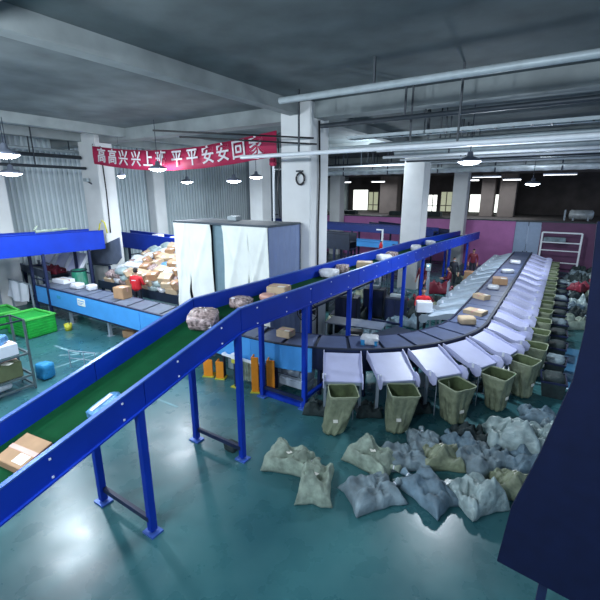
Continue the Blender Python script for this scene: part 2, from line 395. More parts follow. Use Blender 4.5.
for p, q in (((bx0, by, 7.0), (-17.95, 10.78, 7.1)), ((bx1, by, 6.7), (-7.77, 10.79, 6.8)), ((bx0, by, 6.35), (-17.95, 10.78, 6.3)), ((bx1, by, 6.1), (-7.77, 10.79, 6.05))):
    MB().tube([p, q], .012, 5).build('tie_cord', M['hose'], ban, world=True)
# roll of red cloth end hanging by the big column
t = thing('hanging_rod', 'pale vertical rod with red cloth knot beside the big column', 'rod', (-7.95, 10.66, 4.0))
MB().tube([(0, 0, 0), (0, 0, 1.9)], .035, 8).build('rod', M['pipewhite'], t)
MB().box(-.12, .1, -.08, .06, 1.82, 2.06).build('cloth_knot', M['red'], t, bevel=.03)
MB().box(-.05, .05, -.05, .03, -.02, 0).box(-.05, .05, .0, .16, .3, .34).build('bracket', M['dark'], t)
# hose ring & cables on column
t = thing('hose_ring', 'black coiled hose ring hung on the white face of big column', 'hose ring', (-6.98, 10.72, 5.42))
ring = [(.145 * math.cos(a * PI / 16), 0, .17 * math.sin(a * PI / 16)) for a in range(32)]
MB().tube(ring, .03, 8, closed=True).build('hose_coil', M['hose'], t, smooth=True)
MB().box(-.14, .06, -.03, .08, .20, .25).build('hook', M['pipedark'], t)
t = thing('wall_camera', 'small dark camera bracket on the column left of the banner', 'camera', (-18.45, 10.72, 5.45))
MB().box(-.25, .05, -.18, -.05, .05, .2).build('camera_body', M['pipegrey'], t, bevel=.02)
MB().tube([(.0, .08, -.05), (.0, -.1, .05)], .03, 6).build('bracket', M['dark'], t)
t = tag(MB().tube([(-9.1, 12.5, 6.9), (-9.05, 12.5, 6.0), (-9.15, 12.5, 5.0), (-9.05, 12.5, 4.11)], .02, 6).build('black_cable', M['hose'], smooth=True), 'thin black cable dropping onto the curtained booth roof', 'cable')
t = tag(MB().tube([(-6.61, 11.2, 7.1), (-6.60, 11.25, 5.5), (-6.61, 11.2, 4.0), (-6.60, 11.2, .0)], .03, 6).build('black_cable', M['hose'], smooth=True), 'thick black cable running down the shaded side of big column', 'cable')
t = tag(MB().tube([(-17.77, 11.0, 7.0), (-17.7, 11.0, 5.0), (-17.77, 11.0, 3.2)], .03, 6).build('black_cable', M['hose'], smooth=True), 'black cable down the column that carries the left banner end', 'cable')

# ================================================================ OVERHEAD CONVEYOR
conv = thing('overhead_conveyor', 'long blue overhead conveyor with green belt climbing then running level', 'conveyor', (-5.2, 5, 0))
XN, XF = -4.6, -5.8
def ztop(y):     # top of side guards
    if y < 5.1: return 3.02 - (5.1 - y) * .268
    if y < 18: return 3.02 - (y - 5.1) * .012
    return 2.865 - (y - 18) * .03
ys = [-.6, 1.0, 3.05, 5.1, 7.5, 10, 12.5, 15, 18, 20.5, 23, 26, 28.6]
def gh(y): return .37 if y < 4 else (.37 + (y - 4) * .06 if y < 5.1 else .436)
def guard(x0, x1, seg, nm, m, h0=None):
    a, b = seg
    za, zb = ztop(a), ztop(b)
    ha, hb = gh(a), gh(b)
    p = [(x0, a, za - ha), (x1, a, za - ha), (x1, b, zb - hb), (x0, b, zb - hb), (x0, a, za), (x1, a, za), (x1, b, zb), (x0, b, zb)]
    MB().hexa(p).build(nm, m, conv, world=True, bevel=.006)
for i in range(len(ys) - 1):
    seg = (ys[i] + .004, ys[i + 1] - .004)
    guard(XN - .03, XN + .03, seg, 'side_guard', M['blue'])
    guard(XF - .03, XF + .03, seg, 'side_guard', M['blue'])
for x in (XN, XF):
    for off, w, nm in ((0.0, .034, 'top_lip'), (-1, .07, 'bottom_flange')):
        mb = MB()
        for a, b in ((ys[0], 4.0), (4.0, 5.1), (5.1, 18), (18, 28.6)):
            za, zb = (ztop(a), ztop(b)) if off == 0 else (ztop(a) - gh(a), ztop(b) - gh(b))
            mb.hexa([(x - w, a, za), (x + w, a, za), (x + w, b, zb), (x - w, b, zb), (x - w, a, za + .022), (x + w, a, za + .022), (x + w, b, zb + .022), (x - w, b, zb + .022)])
        mb.build(nm, M['cap'] if off == 0 else M['blue'], conv, world=True)
mb = MB()
for a, b in ((ys[0], 5.1), (5.1, 18), (18, 28.6)):
    za, zb = ztop(a) - .30, ztop(b) - .30
    mb.hexa([(XF + .03, a, za - .05), (XN - .03, a, za - .05), (XN - .03, b, zb - .05), (XF + .03, b, zb - .05), (XF + .03, a, za), (XN - .03, a, za), (XN - .03, b, zb), (XF + .03, b, zb)])
mb.build('belt', M['belt'], conv, world=True)
mb = MB()
for a, b in ((ys[0], 5.1), (5.1, 18), (18, 28.6)):
    za, zb = ztop(a) - .36, ztop(b) - .36
    mb.hexa([(XF + .03, a, za - .03), (XN - .03, a, za - .03), (XN - .03, b, zb - .03), (XF + .03, b, zb - .03), (XF + .03, a, za), (XN - .03, a, za), (XN - .03, b, zb), (XF + .03, b, zb)])
mb.build('under_pan', M['bluedeep'], conv, world=True)
mb = MB()
for y in [k * .9 + .5 for k in range(30)]:
    for dz in (.12, .38):
        z = ztop(y) - dz
        mb.lathe([(0, 0), (.014, 0), (.014, .01)], (0, 0, 0), 6)
mbolt = MB()
for k in range(28):
    y = .8 + k * .95
    for dz in (.07, gh(y) - .06):
        z = ztop(y) - dz; mbolt.box(XN + .03, XN + .042, y - .012, y + .012, z - .012, z + .012)
mbolt.build('bolt_heads', M['pipewhite'], conv, world=True)
for j, y in enumerate((.4, 2.9, 4.97, 7.2, 9.45, 13.9, 16.15, 20.6, 25.0)):
    zt = ztop(y) - gh(y) + .02
    for x, dy in ((XN, .05), (XF - .02, 0)):
        MB().box(x - .055, x + .055, y + dy - .055, y + dy + .055, .05, zt).build('leg', M['blue'], conv, world=True, bevel=.01)
        MB().box(x - .12, x + .12, y + dy - .1, y + dy + .1, 0, .03).tube([(x, y + dy, .02), (x, y + dy, .1)], .03, 8).build('foot_plate', M['cap'], conv, world=True)
    MB().box(XF, XN, y - .01, y + .05, .22, .30).build('crossbar', M['navy'], conv, world=True)
MB().box(XN - .04, XN + .05, 7.22, 9.5, .25, .33).build('crossbar', M['blue'], conv, world=True)
MB().box(XF - .06, XF + .04, 9.5, 13.9, 1.75, 1.82).box(XF - .06, XF + .04, 9.5, 13.9, 2.05, 2.12).build('crossbar', M['navy'], conv, world=True)

# ================================================================ parcels
def round_box(w, d, h, puff=.0, seed=0, amp=.0, sub=3):
    bm = bmesh.new(); bmesh.ops.create_cube(bm, size=1)
    bmesh.ops.subdivide_edges(bm, edges=bm.edges[:], cuts=sub, use_grid_fill=True)
    rnd = Vector((seed * 3.1, seed * 1.7, 0))
    for v in bm.verts:
        c = v.co.copy(); s = c.normalized() * .62
        c = c.lerp(s, puff)
        nn = noise.noise_vector(c * 3.2 + rnd) * amp
        c += nn
        v.co = (c.x * w, c.y * d, (c.z + .5) * h)
    me = bpy.data.meshes.new('g'); bm.to_mesh(me); bm.free()
    mb = MB(); mb.add([v.co.copy() for v in me.vertices], [tuple(p.vertices) for p in me.polygons]); bpy.data.meshes.remove(me)
    mz = min(v[2] for v in mb.v); mb.v = [(a, b, c - mz) for a, b, c in mb.v]
    return mb
def carton(w, d, h, label, loc, rz=0, m='carton', lab=True, group=None, cat='carton', nm='cardboard_carton'):
    t = thing(nm, label, cat, loc, rz, group)
    MB().box(-w/2, w/2, -d/2, d/2, 0, h).build('carton_body', M[m], t, bevel=min(w, d, h) * .04)
    MB().box(-w/2 - .002, w/2 + .002, -.03, .03, h, h + .003).box(w/2, w/2 + .003, -.03, .03, h * .6, h).box(-w/2 - .003, -w/2, -.03, .03, h * .6, h).build('tape_strip', M['tape'], t)
    if lab: MB().box(.02, w * .42, -d * .4, -.04, h + .003, h + .005).build('shipping_label', M['paper'], t)
    return t
def bag(w, d, h, label, loc, rz=0, m='poly', group=None, seed=0, lab=True, cat='parcel', nm='plastic_parcel', puff=.45):
    t = thing(nm, label, cat, loc, rz, group)
    round_box(w, d, h, puff, seed, .09).build('parcel_bag', M[m], t, smooth=True)
    if lab: MB().box(-w * .18, w * .18, -d * .16, d * .16, h * .93, h * .96).build('shipping_label', M['paper'], t)
    return t
def tilt(t, y):     # follow the incline of the belt
    if y < 5.1: t.rotation_euler.x = math.atan(.268)
    return t
def bz(y): return ztop(y) - .298
p = carton(.50, .42, .15, 'brown carton with pale label at the low end of green belt', (-5.15, 1.75, bz(1.75)), R(14)); p.rotation_euler = Euler((math.atan(.268), 0, R(8)))
p = bag(.26, .46, .11, 'blue and white plastic parcel lying alone on the climbing green belt', (-4.98, 2.72, bz(2.72)), R(5), 'polyblue', seed=2, puff=.2); tilt(p, 2)
MB().box(-.10, .0, -.2, .18, .06, .13).build('white_patch', M['white'], p, bevel=.02)
p = bag(.50, .44, .26, 'big clear-wrapped bundle of mixed goods on the green belt', (-5.25, 4.86, bz(4.86)), R(30), 'wrap', seed=3, lab=False); tilt(p, 4)
for (x, y, z, w_, d_, h_, m) in ((-.13, -.10, .10, .2, .16, .16, 'tape'), (.12, -.12, .08, .16, .18, .15, 'white'), (.02, .12, .12, .24, .14, .15, 'cartonlight'), (-.16, .10, .04, .14, .16, .14, 'orange'), (.17, .08, .06, .12, .18, .16, 'greysack')):
    MB().box(x - w_/2, x + w_/2, y - d_/2, y + d_/2, z, z + h_).build('packed_goods', M[m], p, bevel=.012)
q = bag(.42, .36, .2, 'clear-wrapped bundle behind the big one on green belt', (-5.38, 6.02, bz(6)), R(10), 'wrap', seed=5, lab=False)
for (x, y, z, w_, d_, h_, m) in ((-.09, -.08, .08, .18, .14, .13, 'white'), (.10, .05, .06, .14, .18, .14, 'tape'), (-.05, .10, .05, .16, .12, .13, 'greysack')):
    MB().box(x - w_/2, x + w_/2, y - d_/2, y + d_/2, z, z + h_).build('packed_goods', M[m], q, bevel=.012)
bag(.30, .28, .15, 'small reddish parcel between two bundles on the level belt', (-5.25, 6.75, bz(6.7)), R(10), 'tape', seed=6, lab=False)
carton(.46, .40, .22, 'pale carton on the level belt before the curtained booth', (-5.38, 7.35, bz(7.3)), R(12), 'cartonlight')
for i, (x, y, m, w, lab) in enumerate([(-5.45, 9.9, 'poly', .5, 'first grey-white parcel past the big column on overhead belt'), (-5.5, 10.8, 'wrap', .4, 'second pale parcel past the big column on overhead belt'),
        (-5.3, 12.0, 'cartonlight', .5, 'third parcel past the big column, a pale carton'), (-5.3, 13.7, 'poly', .5, 'fourth parcel past the big column on overhead belt'),
        (-5.35, 14.6, 'wrap', .4, 'fifth small parcel past the big column on overhead belt'), (-5.3, 17.4, 'poly', .6, 'pale parcel on overhead belt in front of second column'), (-5.4, 20.0, 'poly', .6, 'farthest pale parcel on the overhead belt')]):
    if m == 'cartonlight': carton(w, .4, .2, lab, (x, y, bz(y)), R(20), m)
    else: bag(w, .4, .22, lab, (x, y, bz(y)), R(20 * i), m, seed=10 + i, lab=False)

# ================================================================ SORTING LOOP
CX, CY, RO, RI = -6.5, 12.6, 5.0, 4.03
srt = thing('loop_sorter', 'long loop sorter with slate carrier plates bending towards the back wall', 'sorter', (-6.5, 8.1, 0))
XS = -18.1; YE = 29.6; Y0 = CY - RO; Y1 = CY - RI
def arc(r, a0, a1, n): return [(CX + r * math.sin(a0 + (a1 - a0) * i / n), CY - r * math.cos(a0 + (a1 - a0) * i / n)) for i in range(n + 1)]
ZD = 1.28
# light blue side panel on left straight
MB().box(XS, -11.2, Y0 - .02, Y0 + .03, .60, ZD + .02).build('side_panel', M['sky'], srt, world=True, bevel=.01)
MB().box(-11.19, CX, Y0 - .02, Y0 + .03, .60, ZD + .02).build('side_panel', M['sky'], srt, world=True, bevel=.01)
MB().box(XS, -11, Y0 - .03, Y0 + .04, .55, .60).build('lower_rail', M['navy'], srt, world=True)
def band(r, w, z0, z1, a0, a1, n, nm, m):
    A = arc(r - w, a0, a1, n); B = arc(r, a0, a1, n); mb = MB()
    for i in range(n):
        mb.hexa([(*A[i], z0), (*B[i], z0), (*B[i + 1], z0), (*A[i + 1], z0), (*A[i], z1), (*B[i], z1), (*B[i + 1], z1), (*A[i + 1], z1)])
    mb.build(nm, m, srt, world=True)
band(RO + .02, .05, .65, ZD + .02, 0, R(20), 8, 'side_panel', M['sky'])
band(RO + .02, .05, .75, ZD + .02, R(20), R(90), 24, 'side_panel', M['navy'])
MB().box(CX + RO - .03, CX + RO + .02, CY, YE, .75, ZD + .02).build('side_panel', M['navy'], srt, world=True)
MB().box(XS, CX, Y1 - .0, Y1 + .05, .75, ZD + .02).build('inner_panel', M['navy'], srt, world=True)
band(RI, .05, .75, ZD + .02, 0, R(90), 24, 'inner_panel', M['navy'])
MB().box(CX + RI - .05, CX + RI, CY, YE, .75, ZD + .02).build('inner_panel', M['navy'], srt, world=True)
# deck under plates
MB().box(XS, CX, Y0 + .03, Y1, ZD - .10, ZD - .02).build('track_bed', M['dark'], srt, world=True)
band(RO - .03, RO - RI - .03, ZD - .10, ZD - .02, 0, R(90), 24, 'track_bed', M['dark'])
MB().box(CX + RI, CX + RO - .03, CY, YE, ZD - .10, ZD - .02).build('track_bed', M['dark'], srt, world=True)
# carrier plates
g = .035
x = XS + .05
while x < CX - .4:
    x1 = min(x + .85, CX)
    MB().hexa([(x + g + .12, Y0 + .06, ZD - .01), (x1 - g + .12, Y0 + .06, ZD - .01), (x1 - g - .12, Y1 - .02, ZD - .01), (x + g - .12, Y1 - .02, ZD - .01),
               (x + g + .12, Y0 + .06, ZD + .03), (x1 - g + .12, Y0 + .06, ZD + .03), (x1 - g - .12, Y1 - .02, ZD + .03), (x + g - .12, Y1 - .02, ZD + .03)]).build('carrier_plate', M['plategrey'] if x < -8 else M['plate'], srt, world=True, bevel=.006)
    x += .85
na = 9
for i in range(na):
    a0, a1 = R(90) * i / na + .010 + .008, R(90) * (i + 1) / na - .010 + .008
    A = arc(RI + .04, a0, a1, 3); B = arc(RO - .05, a0 , a1, 3); mb = MB()
    for k in range(3): mb.hexa([(*A[k], ZD - .01), (*B[k], ZD - .01), (*B[k + 1], ZD - .01), (*A[k + 1], ZD - .01), (*A[k], ZD + .03), (*B[k], ZD + .03), (*B[k + 1], ZD + .03), (*A[k + 1], ZD + .03)])
    mb.build('carrier_plate', M['plate'], srt, world=True)
y = CY + .04
while y < YE - .3:
    MB().box(CX + RI + .04, CX + RO - .06, y + g * .5, min(y + .85, YE) - g * .5, ZD - .01, ZD + .03).build('carrier_plate', M['plate'], srt, world=True, bevel=.006)
    y += .85
# edge strips
MB().box(CX + RO - .05, CX + RO + .03, CY, YE, ZD + .02, ZD + .05).build('edge_strip', M['dark'], srt, world=True)
band(RO + .03, .07, ZD + .02, ZD + .05, 0, R(90), 30, 'edge_strip', M['dark'])
MB().box(XS, CX, Y0 - .03, Y0 + .05, ZD + .02, ZD + .05).build('edge_strip', M['navy'], srt, world=True)
# legs of sorter
for x in (-17.4, -15.8, -13.2, -10.9, -8.8, -6.9):
    for yy in (Y0 + .1, Y1 - .1):
        MB().box(x - .05, x + .05, yy - .05, yy + .05, .02, .66 if yy < 8 else .8).box(x - .1, x + .1, yy - .09, yy + .09, 0, .02).build('leg', M['post'], srt, world=True)
    MB().box(x - .03, x + .03, Y0 + .1, Y1 - .1, .28, .34).build('crossbar', M['post'], srt, world=True)
for k in range(12):
    yy = 13.6 + k * 1.38
    for x in (CX + RI + .05, CX + RO - .1):
        MB().box(x - .04, x + .04, yy - .04, yy + .04, 0, .8).build('leg', M['navy'], srt, world=True)
for a in (8, 22, 35, 47, 60, 72, 85):
    for r in (RO - .12, RI + .1):
        px, py = arc(r, R(a), R(a), 1)[0]
        MB().box(px - .04, px + .04, py - .04, py + .04, 0, .8).build('leg', M['navy'], srt, world=True)
# machinery and white motor casing between the legs by the orange posts
MB().box(-13.0, -11.2, Y0 + .25, Y0 + .45, .42, .5).box(-13.0, -11.2, Y1 - .3, Y1 - .2, .42, .5).build('lower_rail', M['post'], srt, world=True)
MB().box(XS + .02, XS + .04, Y0 + .02, Y1, .6, ZD).build('end_panel', M['bluedeep'], srt, world=True)
MB().box(-16.4, -16.15, Y0 - .03, Y0 - .02, .98, 1.1).build('warning_plate', M['tealpanel'], srt, world=True)
lb = MB().box(-14.9, -14.4, Y0 - .035, Y0 - .02, .93, 1.2).build('notice', M['paper'], srt, world=True)
MB().box(-14.85, -14.45, Y0 - .037, Y0 - .035, 1.1, 1.13).box(-14.85, -14.5, Y0 - .037, Y0 - .035, 1.03, 1.05).box(-14.85, -14.6, Y0 - .037, Y0 - .035, .98, 1.0).build('notice_lines', M['sky'], lb, world=False).location = lb.location
kk = kids(lb)[0]; kk.data.transform(Matrix.Translation(-Vector(srt.location)))
MB().box(-18.1, -5.0, Y0 - .05, Y0 - .03, .575, .585).build('cable_run', M['hose'], srt, world=True)

mc = thing('drive_unit', 'grey drive motor unit under the sorter beside the orange posts', 'motor', (-5.35, 8.0, 0))
MB().box(-.45, .42, -.2, .3, .12, .34).build('base_frame', M['chutegreen'], mc, bevel=.03)
MB().box(.28, .42, -.22, .3, .34, .62).build('casing', M['chutegreen'], mc, bevel=.03)
MB().tube([(-.35, 0, .48), (.15, 0, .48)], .13, 14).build('motor', M['post'], mc, smooth=True)
MB().box(-.5, -.4, -.2, .3, 0, .6).box(.35, .4, -.1, .2, 0, .12).build('support', M['post'], mc)
mc2 = thing('floor_beam', 'blue steel beam lying along the floor below the sorter drive', 'beam', (-5.2, 7.3, 0))
MB().box(-.6, .5, -.06, .06, .0, .12).build('beam_body', M['blue'], mc2, bevel=.01)
MB().box(-.63, -.6, -.08, .08, 0, .14).box(.5, .53, -.08, .08, 0, .14).build('end_cap', M['cap'], mc2)

# ---- chutes
def chute_proto(m, side='outer'):
    t = thing('sorting_chute', 'x', 'chute', (0, 0, 0))
    w0, w1 = .435, .42
    MB().hexa([(.03, -w0, 1.22), (.98, -w1, .93), (.98, w1, .93), (.03, w0, 1.22), (.03, -w0, 1.25), (.98, -w1, .96), (.98, w1, .96), (.03, w0, 1.25)]).build('slide_plate', M[m], t, bevel=.005)
    for s in (-1, 1):
        prof = [(.02, 1.10), (.02, 1.31), (.30, 1.25), (.68, 1.10), (.80, 1.07), (.90, 1.12), (1.06, 1.11), (1.15, 1.01), (1.13, .86), (1.04, .80), (.92, .84), (.84, .94), (.5, 1.02)]
        def yy(x): return s * (w0 + (w1 - w0) * x)
        a = [(x, yy(x) + s * .0, z) for x, z in prof]
        MB().prism(a, (0, s * .022, 0)).build('side_flange', M[m], t)
    MB().box(.93, .97, -.39, .39, .86, .93).build('mouth_bar', M['post'], t)
    for s in (-1, 1):
        MB().box(.74, .80, s * .40 - .03, s * .40 + .03, 0, .98).box(.70, .84, s * .40 - .06, s * .40 + .06, 0, .02).build('leg', M['post'], t)
    bx = MB().box(.90, .96, -.46, -.38, 1.0, 1.1).build('sensor', M['white'], t); bx['label'] = 'small white sensor box'
    return t
def place(proto, loc, rz, lab, grp, first):
    t = proto if first else copy_tree(proto)
    t.location = loc; t.rotation_euler = (0, 0, rz); t['label'] = lab; t['group'] = grp
    return t
ch = chute_proto('chute')
AN = [28.5, 40.3, 52.1, 63.9, 75.7]
for i, a in enumerate(AN):
    px, py = CX + (RO + .03) * math.sin(R(a)), CY - (RO + .03) * math.cos(R(a))
    c_ = place(ch, (px, py, 0), R(a) - PI / 2, f'white sheet chute on the outer bend, {ORD[i]} from the blue conveyor legs', 'white chutes round the bend', i == 0)
YS = [12.35 + 1.36 * k for k in range(13)]
chs = copy_tree(ch)
for i, y in enumerate(YS):
    place(chs, (CX + RO + .03, y, 0), 0, f'white chute on the straight outer side, {ORD[i]} after the bend', 'white chutes along the outer straight', i == 0)
chl = chute_proto('chutegreen')
for i, y in enumerate([13.3 + 1.36 * k for k in range(12)]):
    place(chl, (CX + RI - .03, y, 0), PI, f'pale chute on the inner side of the belt, {ORD[i]} counted from the near end', 'pale chutes along the inner straight', i == 0)

# ---- sacks standing open below the chutes
def open_sack(seed, lean=0.0, ly=0.0, m='olive', w=.30, h=.88):
    t = thing('collection_sack', 'x', 'sack')
    n, rows = 64, 16; mb = MB(); rng = random.Random(seed)
    def ring(r, z, k, inner=0):
        out = []
        for i in range(n):
            a = 2 * PI * (i + .5) / n; c, s = math.cos(a), math.sin(a)
            e = 9 if k > .85 else 9 - (.85 - k) * 6
            q = (abs(c) ** e + abs(s) ** e) ** (-1 / e)
            bul = 1.0 - .05 * math.sin(k * PI)
            rr = r * q * bul
            p = Vector((c * rr, s * rr, z))
            nz = noise.noise(Vector((c * 2.2 + seed, s * 2.2, k * 1.1))) * .05 + noise.noise(Vector((a * 3.2, seed, k * 1.2))) * .045
            nz += (.016 * math.sin(a * 9 + 2.5 * math.sin(k * 3 + seed)) + .03 * max(0, noise.noise(Vector((a * 1.9, seed * 2, k * .5)))) ) * (1 - k * .6)
            amp = 1 - k ** 4
            p.z += .012 * noise.noise(Vector((c * 2, s * 2, seed))) * k
            p += Vector((c, s, 0)) * nz * (amp if not inner else .6 * amp)
            p.x -= lean * (k - 1) * .35; p.y += ly * (k - 1) * .35
            out.append(p)
        return out
    rings = []
    for j in range(rows + 1):
        k = j / rows; r = w * (.66 + .36 * k ** .8); 
        if j == 0: r *= .86
        rings.append(ring(r, .012 + h * k, k))
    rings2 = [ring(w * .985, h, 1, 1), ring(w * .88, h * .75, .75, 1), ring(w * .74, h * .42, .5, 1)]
    vs = [v for g_ in rings + rings2 for v in g_]; fs = []; mi = []
    R_ = rows + 1 + 3
    for j in range(R_ - 1):
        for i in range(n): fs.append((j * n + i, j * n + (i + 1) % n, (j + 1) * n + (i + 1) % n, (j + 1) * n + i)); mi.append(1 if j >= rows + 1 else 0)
    fs.append(tuple(range(n))[::-1]); mi.append(0); fs.append(tuple(range((R_ - 1) * n, R_ * n))); mi.append(1)
    mb.v = vs; mb.f = fs; mb.mi = mi
    mb.build('sack_cloth', [M[m], M['inside']], t, smooth=True)
    MB().tube([v + Vector((0, 0, .004)) for v in rings[-1]], .012, 6, closed=True).build('rim', M['rim'], t, smooth=True)
    tg = MB().box(-.05, .05, -.006, .006, -.035, .035).build('paper_tag', M['paper'], t); tg.location = (w * .88 + lean * .22, -.05 - ly * .2, h * .42); tg.rotation_euler = (0, R(-5), R(80)); 
    for s in (-1, 1):
        MB().tube([(-w - .02, s * (w - .02), 0), (-w - .02, s * (w - .02), h)], .012, 6).build('holder_post', M['post'], t)
    return t
sk = [open_sack(3, .35, .7), open_sack(11, .3, .45), open_sack(23, .1, 0, 'olive'), open_sack(31, .1, .1, 'olive')]
usedk = [0] * 4
def put_sack(kx, loc, rz, lab, grp):
    t = sk[kx] if not usedk[kx] else copy_tree(sk[kx]); usedk[kx] = 1
    t.location = loc; t.rotation_euler = (0, 0, rz); t['label'] = lab; t['group'] = grp
for i, a in enumerate(AN):
    rr = RO + 1.33; px, py = CX + rr * math.sin(R(a)), CY - rr * math.cos(R(a))
    put_sack((0, 1, 3, 2, 1)[i], (px, py, 0), R(a) - PI / 2 + R((6, -8, 4, 10, -5)[i]), f'open olive sack in its holder, {ORD[i]} round the bend from the blue legs', 'open sacks under the bend chutes')
for i, y in enumerate(YS):
    put_sack((2, 3, 1, 2)[i % 4], (CX + RO + 1.28, y, 0), R(random.uniform(-8, 8)), f'open olive sack beside the straight, {ORD[i]} after the bend', 'open sacks along the straight')

# ---- parcels on the sorter
carton(.34, .50, .16, 'pale carton lying across the belt just past the bend', (-2.15, 15.3, ZD + .03), R(60), 'cartonlight')
carton(.46, .60, .12, 'long yellowish carton on the belt before the big brown one', (-1.98, 13.2, ZD + .03), R(75), 'cartonlight')
bag(.45, .38, .20, 'pale round parcel on the belt at the end of bend', (-2.0, 12.0, ZD + .03), R(30), 'cartonlight', seed=41)
carton(.55, .6, .25, 'largest brown carton on the far part of the belt', (-1.95, 18.4, ZD + .03), R(10), 'carton')
bag(.4, .4, .14, 'bright white parcel just before the largest brown carton', (-2.02, 17.2, ZD + .03), R(10), 'poly', seed=42)
bag(.5, .4, .16, 'white parcel beyond the largest brown carton', (-1.97, 21.2, ZD + .03), R(20), 'poly', seed=43)
bag(.5, .45, .18, 'farthest white parcel on the sorting belt', (-1.95, 24.3, ZD + .03), R(5), 'poly', seed=44)
t = bag(.42, .36, .20, 'white and cyan wrapped parcel on the bend above the second chute', (-3.72, 8.95, ZD + .03), R(20), 'poly', seed=45)
MB().box(-.22, -.1, -.19, .19, .0, .17).box(.1, .2, -.19, .19, 0, .15).build('cyan_wrap', M['cyan'], t, bevel=.02)
carton(.40, .34, .18, 'pale brown carton on the sorter behind the conveyor leg', (-5.83, 8.25, ZD + .03), R(5), 'cartonlight')
bag(.48, .36, .22, 'white parcel on the left sorter stretch, left of a pair', (-15.95, 8.2, ZD + .03), R(5), 'poly', seed=46)
bag(.36, .34, .22, 'white parcel on the left sorter stretch, right of a pair', (-15.2, 8.35, ZD + .03), R(-5), 'poly', seed=47)
carton(.5, .42, .42, 'tall brown carton on the sorter before the red-vested worker', (-13.1, 8.3, ZD + .03), R(8), 'carton')
carton(.8, .5, .16, 'flat white carton at the far left end of sorter plates', (-17.6, 8.5, ZD + .03), R(5), 'white')

# ================================================================ curtained booth
bt = thing('curtained_booth', 'tall booth hung with white tarpaulins beside the big column', 'booth', (-9, 9.9, 0))
X0, X1, YA, YC, ZT = -10.96, -7.0, 9.1, 10.72, 4.05
MB().box(X0 - .04, X1 + .04, YA - .04, YC, ZT, ZT + .06).build('roof_sheet', M['tenttop'], bt, world=True, bevel=.01)
MB().box(-9.6, -9.2, 10.2, 10.5, ZT + .06, ZT + .2).build('roof_box', M['pipegrey'], bt, world=True, bevel=.02)
def curtain(x0, x1, slit, nm, seed):
    # hanging sheet with folds gathered towards a slit that opens below
    def sheet(a, b, gather, s2):
        nx, nz = 34, 40; vs = []
        for j in range(nz + 1):
            v = j / nz; z = .25 + (ZT - .25) * v
            for i in range(nx + 1):
                u = i / nx
                xx = a + (b - a) * u
                g_ = (1 - v)
                if gather: xx += gather * g_ * g_ * (u if gather < 0 else (1 - u)) * max(0, min(1, (.72 - v) * 3)) * 1.0
                fold = .012 * math.sin((u * 9 + v * 3.5 * (1 if seed % 2 else -1)) + s2) * (1 - abs(2 * v - 1) ** 3 * .6)
                fold += .05 * noise.noise(Vector((u * 3 + seed, v * 4, s2)))
                dg = abs((u - .5) - (v - .72) * (1.6 if s2 > 1 else -1.6)); fold += .05 * math.exp(-(dg * 9) ** 2)
                dg = abs((u - .3) - (v - .55) * (-.7 if s2 > 1 else 1.1)); fold += .04 * math.exp(-(dg * 11) ** 2)
                vs.append((xx, YA - .02 - fold, z))
        k = nx + 1; N_ = len(vs); back = [(x, y + .015, z) for x, y, z in vs]
        fs = [(j * k + i, j * k + i + 1, (j + 1) * k + i + 1, (j + 1) * k + i) for j in range(nz) for i in range(nx)]
        fs2 = [tuple(N_ + q for q in f[::-1]) for f in fs]
        MB().add(vs + back, fs + fs2).build(nm, M['tent'], bt, world=True, smooth=True)
    sheet(x0, slit, -.16, .3); sheet(slit, x1, .10, 2.1)
curtain(X0, -9.26, -10.3, 'curtain', 1)
curtain(-8.76, X1, -7.75, 'curtain', 4)
MB().box(-9.30, -8.72, YA + .10, YA + .14, .2, ZT).build('gap_sheet', M['tentgap'], bt, world=True)
MB().box(X0 + .03, X1 - .03, YA + .35, YA + .38, .2, ZT - .05).build('inner_sheet', M['dark'], bt, world=True)
mb = MB(); nn = 30; vs = []
for j in range(2):
    for i in range(nn + 1):
        vs.append((X1 + .015 * math.sin(i * 1.1), YA + (YC - YA) * i / nn, (.2, ZT)[j]))
k = nn + 1; back = [(x - .02, y, z) for x, y, z in vs]; fs = [(i, i + 1, k + i + 1, k + i) for i in range(nn)]
mb.add(vs + back, fs + [tuple(2 * k + q for q in f[::-1]) for f in fs]).build('side_sheet', M['tentside'], bt, world=True, smooth=True)
MB().box(X0, X0 + .02, YA, YC, .2, ZT).build('side_sheet', M['tentside'], bt, world=True)
for x, y in ((X0 + .06, YA + .06), (X1 - .06, YA + .06), (X0 + .06, YC - .06), (X1 - .06, YC - .06)):
    MB().box(x - .03, x + .03, y - .03, y + .03, 0, ZT).build('corner_post', M['post'], bt, world=True)

